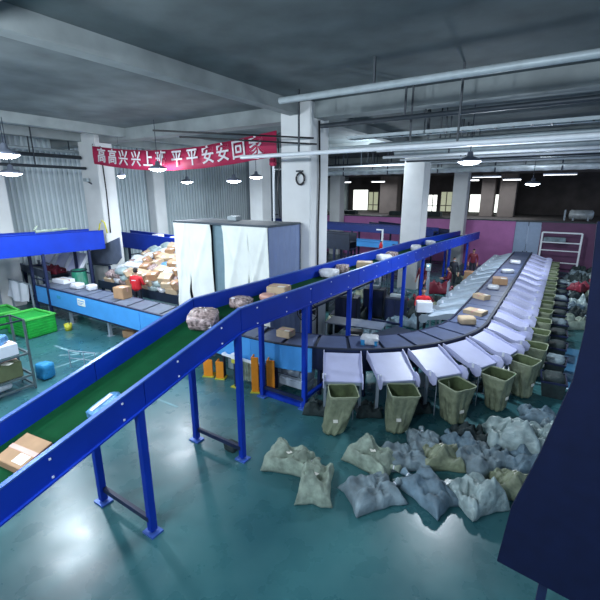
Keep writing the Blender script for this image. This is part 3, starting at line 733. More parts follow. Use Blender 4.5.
# ================================================================ other overhead conveyors
def side_conveyor(name, lab, p0, p1, zt0, zt1, w, h, m, beltm, legs=(), legbase=0.0):
    """straight conveyor from p0 to p1 (xy), guards' top at zt0..zt1"""
    a, b = Vector((*p0, 0)), Vector((*p1, 0)); d_ = (b - a); L = d_.length; d_.normalize(); s = Vector((-d_.y, d_.x, 0))
    t = thing(name, lab, 'conveyor', ((a.x + b.x) / 2, (a.y + b.y) / 2, 0))
    def slab(o0, o1, zb, zt, nm, mm):
        q = [a + s * o0, a + s * o1, b + s * o1, b + s * o0]
        lo = [Vector((p.x, p.y, (zt0 if i < 2 else zt1) + zb)) for i, p in enumerate(q)]
        hi = [Vector((p.x, p.y, (zt0 if i < 2 else zt1) + zt)) for i, p in enumerate(q)]
        MB().hexa(lo + hi).build(nm, M[mm], t, world=True, bevel=.006)
    slab(-w / 2 - .03, -w / 2 + .03, -h, 0, 'side_guard', m); slab(w / 2 - .03, w / 2 + .03, -h, 0, 'side_guard', m)
    slab(-w / 2 - .06, -w / 2 + .06, 0, .02, 'top_lip', m); slab(w / 2 - .06, w / 2 + .06, 0, .02, 'top_lip', m)
    slab(-w / 2 + .03, w / 2 - .03, -h * .55, -h * .48, 'belt', beltm)
    slab(-w / 2 + .03, w / 2 - .03, -h + .02, -h + .06, 'under_pan', 'navy')
    for f in legs:
        c = a.lerp(b, f); zz = zt0 + (zt1 - zt0) * f - h + .03
        for o_ in (-w / 2, w / 2):
            p = c + s * o_
            MB().box(p.x - .05, p.x + .05, p.y - .05, p.y + .05, legbase, zz).build('leg', M['navy'], t, world=True)
        q0, q1 = c - s * w / 2, c + s * w / 2
        MB().tube([(q0.x, q0.y, 1.6), (q1.x, q1.y, 1.6)], .03, 6).build('crossbar', M['navy'], t, world=True)
    return t
side_conveyor('feed_conveyor', 'bright blue overhead conveyor running before the ribbed wall', (-17.6, 2.5), (-17.6, 10.2), 3.55, 3.4, 1.15, .80, 'blue', 'dark', (.1, .36, .66, .90))
side_conveyor('cross_conveyor', 'blue conveyor band behind the parcel heap with white cartons on it', (-21.6, 14.2), (-11.2, 14.2), 2.85, 2.62, .9, .85, 'blue', 'dark', (.1, .5, .9))
side_conveyor('cross_conveyor', 'dark blue overhead conveyor crossing behind the big column', (-19, 24), (-6.2, 24), 3.16, 3.0, 1.1, .42, 'bluedeep', 'dark', (.2, .4, .6, .85))
side_conveyor('cross_conveyor', 'slate-blue conveyor joining the overhead belt by the third column', (-11.5, 27.4), (-6.1, 25.6), 3.0, 2.8, 1.0, .5, 'navy', 'dark', (.2, .8))
side_conveyor('low_conveyor', 'lower conveyor with glowing light blue side between the columns', (-13.5, 22.3), (-8.0, 22.3), 2.30, 2.25, .9, .32, 'sky', 'dark', (.1, .5, .9))
side_conveyor('low_conveyor', 'dark low conveyor at the far left end meeting the sorter', (-21.8, 9.0), (-18.8, 9.0), 1.75, 1.6, .9, .35, 'plategrey', 'dark', (.2, .8))
side_conveyor('rear_conveyor', 'long blackish green conveyor side between the big column and second column', (-14.6, 18.6), (-8.9, 18.6), 3.1, 3.0, .8, .80, 'dark', 'dark', (.15, .85))
# slide plate from feed conveyor
sl = thing('slide_panel', 'large dark grey slide panel at the end of bright blue conveyor', 'slide', (-17.7, 10.5, 0))
MB().prism([(-18.9, 10.55, 2.32), (-18.9, 10.55, 1.7), (-16.9, 10.55, 1.85), (-16.45, 10.55, 2.2), (-16.45, 10.55, 3.1)], (0, .05, 0)).build('side_plate', M['plategrey'], sl, world=True)
MB().hexa([(-18.9, 10.3, 1.7), (-17.2, 10.3, 1.8), (-17.2, 10.55, 1.8), (-18.9, 10.55, 1.7), (-18.9, 10.3, 1.74), (-17.2, 10.3, 1.84), (-17.2, 10.55, 1.84), (-18.9, 10.55, 1.74)]).build('slide_bed', M['dark'], sl, world=True)
for x in (-18.8, -17.35): MB().box(x - .04, x + .04, 10.45, 10.53, 0, 1.75).build('leg', M['navy'], sl, world=True)
t = tag(MB().tube([(-17.0, 10.0, 3.42), (-16.95, 10.05, 3.7), (-16.85, 10.1, 3.85), (-16.75, 10.15, 3.75), (-16.72, 10.2, 3.3)], .035, 6).build('bent_hose', M['yellow'], smooth=True), 'bent yellow-green hose at the end of bright blue conveyor', 'hose')
t = thing('fork_bar', 'pale crooked bar lying on top of bright blue conveyor', 'bar', (-17.1, 6.6, 3.52))
MB().tube([(0, .9, .03), (0, 2.1, .06)], .06, 6).build('bar', M['olive2'], t); MB().tube([(0, .85, .08), (0, 1.0, .25)], .04, 6).build('handle', M['olive2'], t)

# ================================================================ parcel heap with worker
tb = thing('sorting_table', 'sloping grey table that carries the heap of parcels', 'table', (-14.3, 12, 0))
MB().hexa([(-17.1, 9.75, 1.08), (-11.3, 9.75, 1.08), (-11.3, 12.4, 2.03), (-17.5, 12.4, 2.03), (-17.1, 9.75, 1.15), (-11.3, 9.75, 1.15), (-11.3, 12.4, 2.1), (-17.5, 12.4, 2.1)]).build('table_top', M['plategrey'], tb, world=True)
MB().box(-17.1, -11.3, 9.71, 9.75, .9, 1.25).build('front_board', M['dark'], tb, world=True)
for x in (-17.0, -14.3, -11.4):
    MB().box(x - .05, x + .05, 9.8, 9.9, 0, 1.1).build('leg', M['navy'], tb, world=True)
    MB().box(x - .05, x + .05, 12.25, 12.35, 0, 2.0).build('leg', M['navy'], tb, world=True)
rng = random.Random(5)
protos = []
def hp(kind, m, w, d, h, lab, i):
    if kind == 'c':
        t = carton(w, d, h, lab, (0, 0, -5), 0, m, True, 'cartons heaped on the sloping table')
    else:
        t = bag(w, d, h, lab, (0, 0, -5), 0, m, 'plastic parcels heaped on the sloping table', seed=60 + i)
    return t
hps = [hp('c', 'carton', .45, .35, .28, 'brown carton lying in the heap behind the red-vested worker', 0), hp('c', 'cartonlight', .5, .4, .22, 'light brown carton lying in the heap behind the red-vested worker', 1),
       hp('b', 'poly', .5, .38, .2, 'white plastic parcel lying in the heap behind the red-vested worker', 2), hp('b', 'wrap', .45, .4, .22, 'mottled wrapped parcel lying in the heap behind the red-vested worker', 3),
       hp('b', 'clearbag', .5, .42, .2, 'grey plastic parcel lying in the heap behind the red-vested worker', 4), hp('b', 'polyblue', .34, .3, .14, 'small blue parcel lying in the heap behind the red-vested worker', 5)]
usedh = [0] * 6
layer = [(0, .30, .0), (1, .45, .22), (2, .75, .44)]
for L_, inset, dz in layer:
    ny = 6 - L_
    y = 9.98
    row = 0
    while y < 12.4:
        x = -16.85 + inset + rng.uniform(0, .2)
        while x < -11.6 - inset:
            zt = 1.15 + (y - 9.75) / 2.65 * .95
            # heap profile: higher to the right-centre, thin towards left
            cen = 1 - abs((x + 13.4) / 4.2)
            if L_ > 0 and cen < .22 * L_: x += .5; continue
            if x < -15.0: ks = rng.choice([2, 2, 4, 4, 3, 1])
            else: ks = rng.choice([0, 0, 1, 1, 3, 2, 4, 5])
            t = hps[ks] if not usedh[ks] else copy_tree(hps[ks]); usedh[ks] = 1
            t.location = (x + rng.uniform(-.05, .05), y + rng.uniform(-.04, .04), zt + dz + .02)
            t.rotation_euler = (R(19) + rng.uniform(-.12, .12), rng.uniform(-.12, .12), rng.uniform(-.5, .5))
            x += rng.uniform(.47, .56)
        y += .46; row += 1
for i, (x, h, lab) in enumerate([(-18.3, .45, 'tall white carton on the blue band nearest the left column'), (-16.9, .42, 'white carton on the blue band, middle one of three'), (-16.1, .45, 'white carton on the blue band beside the middle one'), (-15.2, .2, 'low white carton on the blue band, rightmost of the row')]):
    carton(.5, .4, h, lab, (x, 14.05, 2.36 + .0 + (-16 - x) * .022), R(10 * i), 'white', False)

# ---- people
def person(name, lab, loc, rz, pose, top='redcloth', hairm='hair', vest=None, height=1.7, arms='down', mask=False):
    t = thing('person', lab, 'person', loc, rz)
    H = height
    # joints: x right, y forward(+y = facing), z up
    J = {'pel': (0, 0, .54 * H), 'ab': (0, .01, .62 * H), 'ch': (0, .0, .74 * H), 'nk': (0, .01, .84 * H), 'hd0': (0, .02, .88 * H),
         'shl': (-.12 * H * .9, 0, .80 * H), 'shr': (.12 * H * .9, 0, .80 * H),
         'hpl': (-.055 * H, 0, .52 * H), 'hpr': (.055 * H, 0, .52 * H), 'knl': (-.06 * H, .02, .28 * H), 'knr': (.06 * H, .02, .28 * H),
         'anl': (-.06 * H, -.01, .045 * H), 'anr': (.06 * H, -.01, .045 * H), 'tol': (-.065 * H, .12, .02 * H), 'tor': (.065 * H, .12, .02 * H)}
    if arms == 'forward':
        J.update(ell=(-.15 * H, .06, .64 * H), elr=(.15 * H, .06, .64 * H), wrl=(-.10 * H, .28, .62 * H), wrr=(.10 * H, .28, .62 * H), hal=(-.085 * H, .36, .62 * H), har=(.085 * H, .36, .62 * H))
    else:
        J.update(ell=(-.155 * H, -.01, .63 * H), elr=(.155 * H, -.01, .63 * H), wrl=(-.155 * H, .10, .50 * H), wrr=(.155 * H, .10, .50 * H), hal=(-.15 * H, .14, .455 * H), har=(.15 * H, .14, .455 * H))
    rad = {'pel': .15, 'ab': .135, 'ch': .155, 'nk': .062, 'hd0': .06, 'shl': .075, 'shr': .075, 'ell': .048, 'elr': .048, 'wrl': .034, 'wrr': .034, 'hal': .036, 'har': .036,
           'hpl': .095, 'hpr': .095, 'knl': .062, 'knr': .062, 'anl': .045, 'anr': .045, 'tol': .04, 'tor': .04}
    E_ = [('pel', 'ab'), ('ab', 'ch'), ('ch', 'nk'), ('nk', 'hd0'), ('ch', 'shl'), ('shl', 'ell'), ('ell', 'wrl'), ('wrl', 'hal'), ('ch', 'shr'), ('shr', 'elr'), ('elr', 'wrr'), ('wrr', 'har'),
          ('pel', 'hpl'), ('hpl', 'knl'), ('knl', 'anl'), ('anl', 'tol'), ('pel', 'hpr'), ('hpr', 'knr'), ('knr', 'anr'), ('anr', 'tor')]
    names = list(J); verts = [J[k] for k in names]; rr = [rad[k] for k in names]; edges = [(names.index(a), names.index(b)) for a, b in E_]
    for s, w, h_ in ((-1, 'wrl', 'hal'), (1, 'wrr', 'har')):      # five fingers each
        wv, hv = Vector(J[w]), Vector(J[h_]); d_ = (hv - wv).normalized(); sd = Vector((1, 0, 0)) if abs(d_.x) < .8 else Vector((0, 1, 0))
        for q, (off, L) in enumerate(((-.030, .055), (-.010, .070), (.010, .066), (.030, .050))):
            b0 = len(verts); verts.append(tuple(hv + d_ * .03 + sd * off)); rr.append(.011); verts.append(tuple(hv + d_ * (.03 + L) + sd * off * 1.2 + Vector((0, 0, -.012)))); rr.append(.009)
            edges += [(names.index(h_), b0), (b0, b0 + 1)]
        b0 = len(verts); verts.append(tuple(hv - sd * s * .045 + d_ * .01)); rr.append(.012); edges.append((names.index(w), b0))
    me = bpy.data.meshes.new('b'); me.from_pydata(verts, edges, []); o = bpy.data.objects.new('b', me); C.objects.link(o)
    md = o.modifiers.new('s', 'SKIN'); md.use_smooth_shade = True
    sv = me.skin_vertices[0].data
    for i, r in enumerate(rr): sv[i].radius = (r, r * (.78 if i < 3 else 1)); 
    sv[0].use_root = True
    o.modifiers.new('u', 'SUBSURF').levels = 1
    bpy.context.view_layer.update()
    ev = bpy.data.meshes.new_from_object(o.evaluated_get(bpy.context.evaluated_depsgraph_get())); bpy.data.objects.remove(o)
    # head with brow, nose, chin merged into the body mesh
    bm = bmesh.new(); bm.from_mesh(ev)
    hc = Vector((0, .03, .935 * H)); r = bmesh.ops.create_icosphere(bm, subdivisions=3, radius=1)
    for v in r['verts']:
        c = v.co; x, y, z = c
        w = .078 * (1 - .18 * max(0, -z)); yy = y * .098; 
        if z < 0 and y > 0: yy *= 1 + .05
        zz = z * .118
        if y > .8 and -.35 < z < .2 and abs(x) < .28: yy += .022 * (1 - abs(x) / .28)
        v.co = hc + Vector((x * w, yy, zz))
    for s in (-1, 1):
        rr_ = bmesh.ops.create_icosphere(bm, subdivisions=1, radius=1)
        for v in rr_['verts']: v.co = hc + Vector((s * .080 + v.co.x * .012, v.co.y * .02, v.co.z * .032))
    bm.to_mesh(ev); bm.free()
    ev.materials.clear()
    for m in (M['skin'], M[top], M['darkcloth']): ev.materials.append(m)
    for p in ev.polygons:
        c = p.center; zz = c.z / H; far = abs(c.x) / H
        hand = min((c - Vector(J['hal'])).length, (c - Vector(J['har'])).length) < .12 or min((c - Vector(J['wrl'])).length, (c - Vector(J['wrr'])).length) < .05
        p.material_index = 0 if (zz > .845 or hand) else (2 if (zz < .53) else 1)
        p.use_smooth = True
    b = bpy.data.objects.new('body', ev); C.objects.link(b); b.parent = t
    mb = MB(); n = 14
    # hair cap: upper/back shell
    vs = []; fs = []; rows = 8
    for j in range(rows + 1):
        th = j / rows * R(118)
        for i in range(n):
            ph = 2 * PI * i / n; f = math.sin(ph)
            tt = th * (1 if f < .25 else .58)
            vs.append(hc + Vector((math.sin(tt) * math.cos(ph) * .088, math.sin(tt) * math.sin(ph) * .108 - .004, math.cos(tt) * .128)))
    for j in range(rows):
        for i in range(n): fs.append((j * n + i, j * n + (i + 1) % n, (j + 1) * n + (i + 1) % n, (j + 1) * n + i))
    mb.add(vs, fs).build('hair', M[hairm], t, smooth=True)
    for s in (-1, 1):
        MB().lathe([(0, -.009), (.009, 0), (0, .009)], (s * .028, hc.y + .092, hc.z + .01), 8).build('eye', M['eye'], t)
    MB().box(-.022, .022, hc.y + .088, hc.y + .097, hc.z - .058, hc.z - .05).build('mouth', M['redcloth'], t)
    if mask: MB().box(-.055, .055, hc.y + .085, hc.y + .115, hc.z - .085, hc.z - .01).build('face_mask', M['mask'], t, bevel=.02)
    if vest:
        mb = MB()
        pr = [(.55, .185, .15), (.62, .175, .145), (.70, .185, .15), (.78, .19, .14), (.815, .15, .11)]
        vs = []; n = 24
        for (k, a, b_) in pr:
            for i in range(n):
                ph = 2 * PI * i / n; vs.append((a * math.cos(ph) * H / 1.7, b_ * math.sin(ph) * H / 1.7, k * H))
        fs = [(j * n + i, j * n + (i + 1) % n, (j + 1) * n + (i + 1) % n, (j + 1) * n + i) for j in range(len(pr) - 1) for i in range(n)]
        v_ = mb.add(vs, fs).build('vest', M[vest], t, smooth=True)
        MB().box(-.09, .09, -.158, -.150, .735 * H, .752 * H).build('back_print', M['white'], v_)
    return t
person('p', 'person in a red vest seen from behind at the parcel heap', (-13.55, 9.2, .42), R(20), 0, 'redcloth', vest='redcloth', height=1.82, arms='forward')
st = thing('step_board', 'low dark board under the red-vested worker', 'board', (-13.55, 9.2, 0)); MB().box(-.6, .6, -.35, .35, .37, .42).build('board', M['dark'], st); MB().box(-.55, -.45, -.33, .33, 0, .37).build('runner', M['dark'], st); MB().box(.45, .55, -.33, .33, 0, .37).build('runner', M['dark'], st)
person('p', 'person in a red jacket bent over a white carton inside the bend', (-3.85, 13.95, 0), R(205), 0, 'redcloth', height=1.78, arms='forward')
t = carton(.52, .34, .36, 'white carton held by the red-jacketed person inside the bend', (-3.68, 13.5, 1.03), R(25), 'white', False)
person('p', 'person in dark red beside the overhead conveyor far back', (-5.55, 19.6, 0), R(160), 0, 'redsack', height=1.7)
person('p', 'person in dark clothes and white mask standing among the sacks', (-4.7, 22.4, 0), R(200), 0, 'darkcloth', height=1.68, mask=True)
person('p', 'person in red top farthest back near the inner chutes', (-4.4, 26.2, 0), R(190), 0, 'redsack', height=1.7)
person('p', 'person in dark red bending over brown cartons by the inner chutes', (-4.35, 20.0, 0), R(110), 0, 'redsack', height=1.55, arms='forward')

# ================================================================ sacks lying about
def full_sack(seed, m, w=.85, d=.6, h=.42, neck=True):
    """a slumped woven sack: a creased pillow with four corner tips, flat on the floor"""
    t = thing('full_sack', 'x', 'sack')
    N1 = 30; sd = Vector((seed * 5.3, seed * 2.1, 0)); top = []; bot = []; rng = random.Random(seed)
    creases = [(rng.uniform(-.8, .8), rng.uniform(-.8, .8), rng.uniform(0, PI), rng.uniform(.05, .11), rng.choice((-1, 1))) for _ in range(9)]
    for j in range(N1 + 1):
        for i in range(N1 + 1):
            u, v = 2 * i / N1 - 1, 2 * j / N1 - 1
            pin = 1 - .16 * (u * u * (1 - v * v) * 0 + (1 - abs(u)) * 0)
            e = max(0, (1 - u ** 4) * (1 - v ** 4)) ** .42
            x = u * (1 - .13 * (1 - v * v)) ; y = v * (1 - .13 * (1 - u * u))
            p = Vector((x, y, 0)) * 1.6 + sd
            z = e * (.60 + .50 * noise.noise(p) + .10 * noise.noise(p * 2.4))
            for cx, cy, ca, wd, sg in creases:
                dx, dy = u - cx, v - cy; al = dx * math.cos(ca) + dy * math.sin(ca); ac = -dx * math.sin(ca) + dy * math.cos(ca)
                z += sg * e * .17 * math.exp(-(ac / wd) ** 2) * math.exp(-(al / .7) ** 2)
            x += .10 * noise.noise(p * 1.1 + Vector((7, 0, 0))); y += .10 * noise.noise(p * 1.1 + Vector((0, 9, 0)))
            top.append(Vector((x * w / 2, y * d / 2, max(.03, z + .12) * h))); bot.append(Vector((x * w / 2 * .98, y * d / 2 * .98, 0 if e > .35 else .05 * h)))
    k = N1 + 1; n_ = k * k; vs = top + bot; fs = []
    for j in range(N1):
        for i in range(N1):
            q = (j * k + i, j * k + i + 1, (j + 1) * k + i + 1, (j + 1) * k + i); fs.append(q); fs.append(tuple(n_ + c for c in q[::-1]))
    edge = [i for i in range(k)] + [j * k + N1 for j in range(1, k)] + [N1 * k + i for i in range(N1 - 1, -1, -1)] + [j * k for j in range(N1 - 1, 0, -1)]
    for a_, b_ in zip(edge, edge[1:] + edge[:1]): fs.append((a_, b_, n_ + b_, n_ + a_))
    MB().add(vs, fs).build('sack_body', M[m], t, smooth=True)
    zc = max(v.z for v in top)
    if neck:
        x0 = w * .46
        MB().tube([(x0 - .12, 0, h * .30), (x0 + .02, .02, h * .34), (x0 + .12, .03, h * .40)], [.09, .03, .07], 10).build('tied_neck', M[m], t, smooth=True)
        MB().tube([(x0 + .0, .018, h * .33), (x0 + .03, .022, h * .35)], .036, 8).build('tie', M['white'], t)
    if m not in ('olive2', 'olive'): return t
    ct = top[(N1 // 2) * k + N1 // 2]; tg = MB().box(-.05, .05, -.035, .035, 0, .006).build('paper_tag', M['paper'], t); tg.location = (ct.x, ct.y, ct.z + .004); tg.rotation_euler = (.1, .15, seed)
    return t
fsk = {k: full_sack(i + 1, k, *dims) for i, (k, dims) in enumerate({'olive2': (.95, .62, .46), 'greysack': (.9, .7, .36), 'bluesack': (.85, .6, .34), 'clearbag': (.9, .8, .55), 'olive': (.8, .6, .42), 'darksack': (.85, .65, .5), 'redsack': (.95, .7, .5)}.items())}
fused = {}
def put(k, x, y, z, rz, lab, s=1.0, grp=None, rx=0):
    t = fsk[k] if k not in fused else copy_tree(fsk[k]); fused[k] = 1
    t.location = (x, y, z); t.rotation_euler = (rx, 0, rz); t['label'] = lab; t.scale = (s, s, s)
    if grp: t['group'] = grp
    return t
G = 'mail sacks lying on the floor before the bend'
FS = [('olive2', -3.75, 5.35, 0, .3, 'pale olive full sack lying alone left of the first open sack', 1),
    ('olive2', -2.45, 6.25, 0, -.2, 'pale olive full sack lying before the second open sack', 1.05),
    ('greysack', -1.95, 6.65, .0, .6, 'grey full sack leaning right of the pale olive one', 1),
    ('greysack', -1.75, 7.25, 0, 1.9, 'grey crumpled sack between the second and third open sacks', 1.0),
    ('olive', -1.35, 7.0, .0, .5, 'olive full sack lying in front of the third open sack', 1.0),
    ('bluesack', -1.05, 7.6, 0, 2.4, 'slate blue folded sack standing before the third open sack', 1.05),
    ('greysack', -.72, 7.35, .0, 1.1, 'long grey sack slumped right of the slate blue folded one', 1.1),
    ('clearbag', -.30, 8.35, 0, .2, 'cloudy clear bag of green goods before the fourth open sack', 1.15),
    ('bluesack', -.05, 7.75, .0, .9, 'slate blue sack lying below the cloudy clear bag', 1.0),
    ('clearbag', .16, 8.75, 0, 1.2, 'cloudy clear bag right of the larger clear bag', .85),
    ('bluesack', .10, 9.75, 0, .1, 'slate blue sack behind the clear bags near the fifth open sack', .95),
    ('greysack', .45, 9.55, 0, 1.3, 'grey striped sack beside the dark navy panel', .8),
    ('darksack', -1.05, 8.05, .0, .4, 'dark flat sack tucked between open sacks three and four', .8),
    ('olive2', -3.0, 5.1, 0, 2.0, 'olive grey sack nearest the camera in front of the row', 1.0),
    ('greysack', -2.1, 5.45, 0, .9, 'grey sack nearest the camera beside the olive grey one', 1.05),
    ('bluesack', -1.3, 6.0, 0, 2.7, 'slate sack nearest the camera in the middle', 1.1),
    ('clearbag', -.6, 6.3, 0, .9, 'clear plastic bag nearest the camera', .9),
    ('olive', -.1, 6.9, 0, .2, 'olive sack nearest the camera beside the navy panel', 1.0)]
for k, x, y, z, rz, lab, s in FS: put(k, x, y, z, rz, lab, s, G)
# dark sacks between holders and machinery round the bend
for i, a in enumerate((22.5, 34.5, 46.3, 58, 70)):
    rr = RO + .75; put('darksack', CX + rr * math.sin(R(a)), CY - rr * math.cos(R(a)), 0, R(a), f'dark sack stuffed between the chute legs, {ORD[i]} round the bend', .7, 'dark sacks between the chute legs')
# second row of dark crates with sacks along the right aisle
for i in range(11):
    y = 11.4 + 1.36 * i
    t = thing('dark_tote', f'dark tote standing in the aisle row, {ORD[i]} behind the fifth open sack', 'tote', (.32, y, 0), R(random.uniform(-6, 6)), 'dark totes along the aisle')
    MB().hexa([(-.22, -.3, 0), (.22, -.3, 0), (.22, .3, 0), (-.22, .3, 0), (-.27, -.36, .42), (.27, -.36, .42), (.27, .36, .42), (-.27, .36, .42)]).build('tote_body', M['darksack'], t, bevel=.01)
    MB().box(-.29, .29, -.38, -.35, .40, .45).box(-.29, .29, .35, .38, .40, .45).box(-.29, -.26, -.35, .35, .40, .45).box(.26, .29, -.35, .35, .40, .45).build('rim', M['navy'], t)
    round_box(.42, .56, .16, .4, i, .1).build('packed_goods', M[('darksack', 'greysack', 'darksack')[i % 3]], t, smooth=True).location = (0, 0, .36)
# right rear heap
t = thing('floor_sheet', 'teal blue sheet lying flat on the aisle floor', 'floor sheet', (.75, 13.6, .0)); box(-.3, .35, -1.7, 1.7, .0, .02).build('sheet', M['bluemat'], t); box(-.3, .35, -1.73, -1.7, .0, .025).build('edge_tape', M['white'], t)
rng = random.Random(9)
i = 0
for y in [18.0 + .85 * k for k in range(13)]:
    for x in (.95, 1.75, 2.5):
        if y < 21 and x < 1.5: xx = x - .1
        else: xx = x
        k = rng.choice(['greysack', 'clearbag', 'darksack', 'olive2', 'bluesack', 'darksack'])
        if abs(y - 24.8) < .9 and x < 2: k = 'redsack'
        nm = {'greysack': 'grey', 'clearbag': 'clear plastic', 'darksack': 'dark', 'olive2': 'pale olive', 'bluesack': 'slate blue', 'redsack': 'dark red'}[k]
        put(k, xx + rng.uniform(-.1, .1), y + rng.uniform(-.1, .1), 0, rng.uniform(0, 3), f'{nm} sack in the long heap beyond the aisle', rng.uniform(.95, 1.2), 'sacks heaped beyond the aisle')
        if 23 < y < 29.5:
            k = rng.choice(['greysack', 'clearbag', 'darksack', 'clearbag', 'redsack' if y < 26 else 'greysack'])
            nm = {'greysack': 'grey', 'clearbag': 'clear plastic', 'darksack': 'dark', 'redsack': 'dark red'}[k]
            put(k, xx + .1, y, .45, rng.uniform(0, 3), f'{nm} sack on top of the heap beyond the aisle', 1.0, 'sacks heaped beyond the aisle')
# white frame rack
t = thing('white_frame_rack', 'white metal frame rack with three bars before the shaded pink wall', 'rack', (0, 30.0, 0))
for x in (-1.1, 1.0):
    MB().box(x - .05, x + .05, -.05, .05, 0, 2.6).build('upright', M['pipewhite'], t)
for z in (.7, 1.45, 1.95, 2.55):
    MB().box(-1.1, 1.0, -.04, .04, z, z + (.09 if z > 2 else .06)).build('cross_bar', M['pipewhite'], t)
MB().box(-1.0, .2, -.01, .25, 2.0, 2.3).build('hung_cloth', M['greysack'], t, bevel=.04)
t = thing('side_frame', 'tall pale post at the far right beyond the sacks', 'post', (2.35, 27.5, 0)); MB().box(-.07, .07, -.07, .07, 0, 2.7).build('upright', M['pipegrey'], t); MB().box(-.3, .3, -.05, .05, 1.3, 1.4).box(-.2, .2, -.2, .2, 0, .04).build('bracket', M['pipegrey'], t)
# gas tank on the mezzanine
t = thing('storage_tank', 'silver horizontal tank standing beyond the opening at right', 'tank', (.9, 36, 3.05))
MB().tube([(-.75, 0, .42), (-.65, 0, .42), (.65, 0, .42), (.75, 0, .42)], [.2, .34, .34, .2], 16).build('tank_shell', M['duct'], t, smooth=True)
for x in (-.45, .45): MB().box(x - .05, x + .05, -.3, .3, 0, .2).build('saddle', M['post'], t)
MB().box(-1.05, -.93, -.2, .2, 0, .75).build('valve_post', M['post'], t)
# dark machinery in the opening's shade
for i, (x, z) in enumerate(((-20, .5), (-16.8, .4), (-12, .45), (-9.3, .5))):
    t = thing('stored_stock', ['dark stock stacked behind the parapet below the big window', 'dark stock stacked beside the mezzanine column', 'dark stock stacked below the small bright window', 'dark stock stacked beside the dim window'][i], 'stock', (x, 34, 3.05))
    MB().box(-.8, .8, -.4, .4, .1, z).build('stack', M['darksack'], t, bevel=.05); MB().box(-.9, .9, -.45, .45, 0, .1).build('pallet', M['brown'], t)

# ================================================================ work area inside the loop
def roll_cage(loc, rz, lab):
    t = thing('roll_cage', lab, 'roll cage', loc, rz, 'roll cages inside the loop')
    MB().box(-.4, .4, -.35, .35, .14, .18).build('base', M['dark'], t)
    mb = MB()
    for s in (-1, 1):
        for y in (-.34, -.17, 0, .17, .34): mb.tube([(s * .4, y, .16), (s * .4, y, 1.6)], .012, 5)
        for z in (.5, .9, 1.3, 1.6): mb.tube([(s * .4, -.34, z), (s * .4, .34, z)], .012, 5)
    mb.build('side_mesh', M['post'], t)
    for x in (-.35, .35):
        for y in (-.3, .3): MB().tube([(x - .015, y, .06), (x + .015, y, .06)], .06, 10).box(x - .02, x + .02, y - .02, y + .02, .06, .15).build('caster', M['hose'], t)
    return t
roll_cage((-7.3, 14.3, 0), .2, 'roll cage behind the big column'); roll_cage((-6.6, 16.2, 0), -.2, 'roll cage left of the level belt legs'); roll_cage((-3.95, 16.3, 0), .1, 'roll cage beside the inner chutes')
def table(loc, rz, w, d, h, lab, m='plategrey'):
    t = thing('work_table', lab, 'table', loc, rz)
    MB().box(-w/2, w/2, -d/2, d/2, h - .04, h).build('table_top', M[m], t, bevel=.008)
    for x in (-w/2 + .05, w/2 - .05):
        for y in (-d/2 + .05, d/2 - .05): MB().box(x - .025, x + .025, y - .025, y + .025, 0, h - .04).build('leg', M['post'], t)
    MB().box(-w/2 + .05, w/2 - .05, -d/2 + .05, d/2 - .05, .2, .23).build('lower_shelf', M[m], t)
    return t
table((-5.35, 11.6, 0), R(8), 1.9, .8, .85, 'grey work table inside the bend under overhead conveyor')
table((-4.05, 11.5, 0), R(70), 1.2, .6, .8, 'small dark table inside the bend near the red-jacketed person', 'dark')
for x, y, h, lab in ((-6.3, 12.9, 1.35, 'tall dark equipment cabinet right behind the big column'), (-6.2, 15.2, 1.2, 'dark equipment cabinet farther behind the big column'), (-5.2, 15.0, 1.0, 'low dark equipment cabinet beneath the overhead conveyor')):
    t = thing('equipment_cabinet', lab, 'cabinet', (x, y, 0), R(12))
    MB().box(-.42, .42, -.3, .3, .06, h).build('cabinet_body', M['dark'], t, bevel=.02)
    MB().box(-.38, -.01, -.32, -.3, .12, h - .06).build('door', M['navy'], t, bevel=.006); MB().box(.01, .38, -.32, -.3, .12, h - .06).build('door', M['navy'], t, bevel=.006)
    MB().box(-.4, .4, -.28, .28, 0, .06).build('plinth', M['hose'], t)
    MB().box(-.25, .2, -.1, .12, h, h + .12).build('terminal', M['pipegrey'], t, bevel=.02)
t = thing('pedestal_fan', 'black pedestal fan standing behind the sorter by the big column', 'fan', (-5.95, 9.55, 0), R(20))
MB().lathe([(0, .04), (.22, .03), (.22, 0), (0, 0)], n=20).build('base', M['hose'], t)
MB().tube([(0, 0, .03), (0, 0, 1.45)], .025, 8).build('pole', M['hose'], t)
ring = [(.30 * math.cos(a * PI / 12), -.10, 1.65 + .30 * math.sin(a * PI / 12)) for a in range(24)]
g_ = MB().tube(ring, .015, 6, closed=True)
for a in range(12): g_.tube([(0, -.12, 1.65), (.30 * math.cos(a * PI / 6), -.10, 1.65 + .30 * math.sin(a * PI / 6))], .005, 4)
g_.build('guard', M['hose'], t)
for a in range(4):
    q = a * PI / 2
    MB().prism([(.05 * math.cos(q), -.06, 1.65 + .05 * math.sin(q)), (.26 * math.cos(q - .35), -.09, 1.65 + .26 * math.sin(q - .35)), (.27 * math.cos(q + .35), -.04, 1.65 + .27 * math.sin(q + .35))], (0, .012, 0)).build('blade', M['hose'], t)
MB().tube([(0, -.05, 1.65), (0, .12, 1.65)], .08, 12).build('motor', M['hose'], t)
t = thing('printer_stand', 'black equipment stand with printer behind the sorter bend', 'printer stand', (-4.75, 10.3, 0), R(20))
MB().box(-.35, .35, -.25, .25, .75, .8).build('top', M['dark'], t); MB().box(-.22, .22, -.18, .18, .8, 1.08).build('printer', M['hose'], t, bevel=.03); MB().box(-.12, .12, -.2, -.05, .98, 1.0).build('paper', M['paper'], t)
for x in (-.3, .3): MB().box(x - .03, x + .03, -.2, .2, 0, .75).build('leg', M['dark'], t)
rng = random.Random(21)
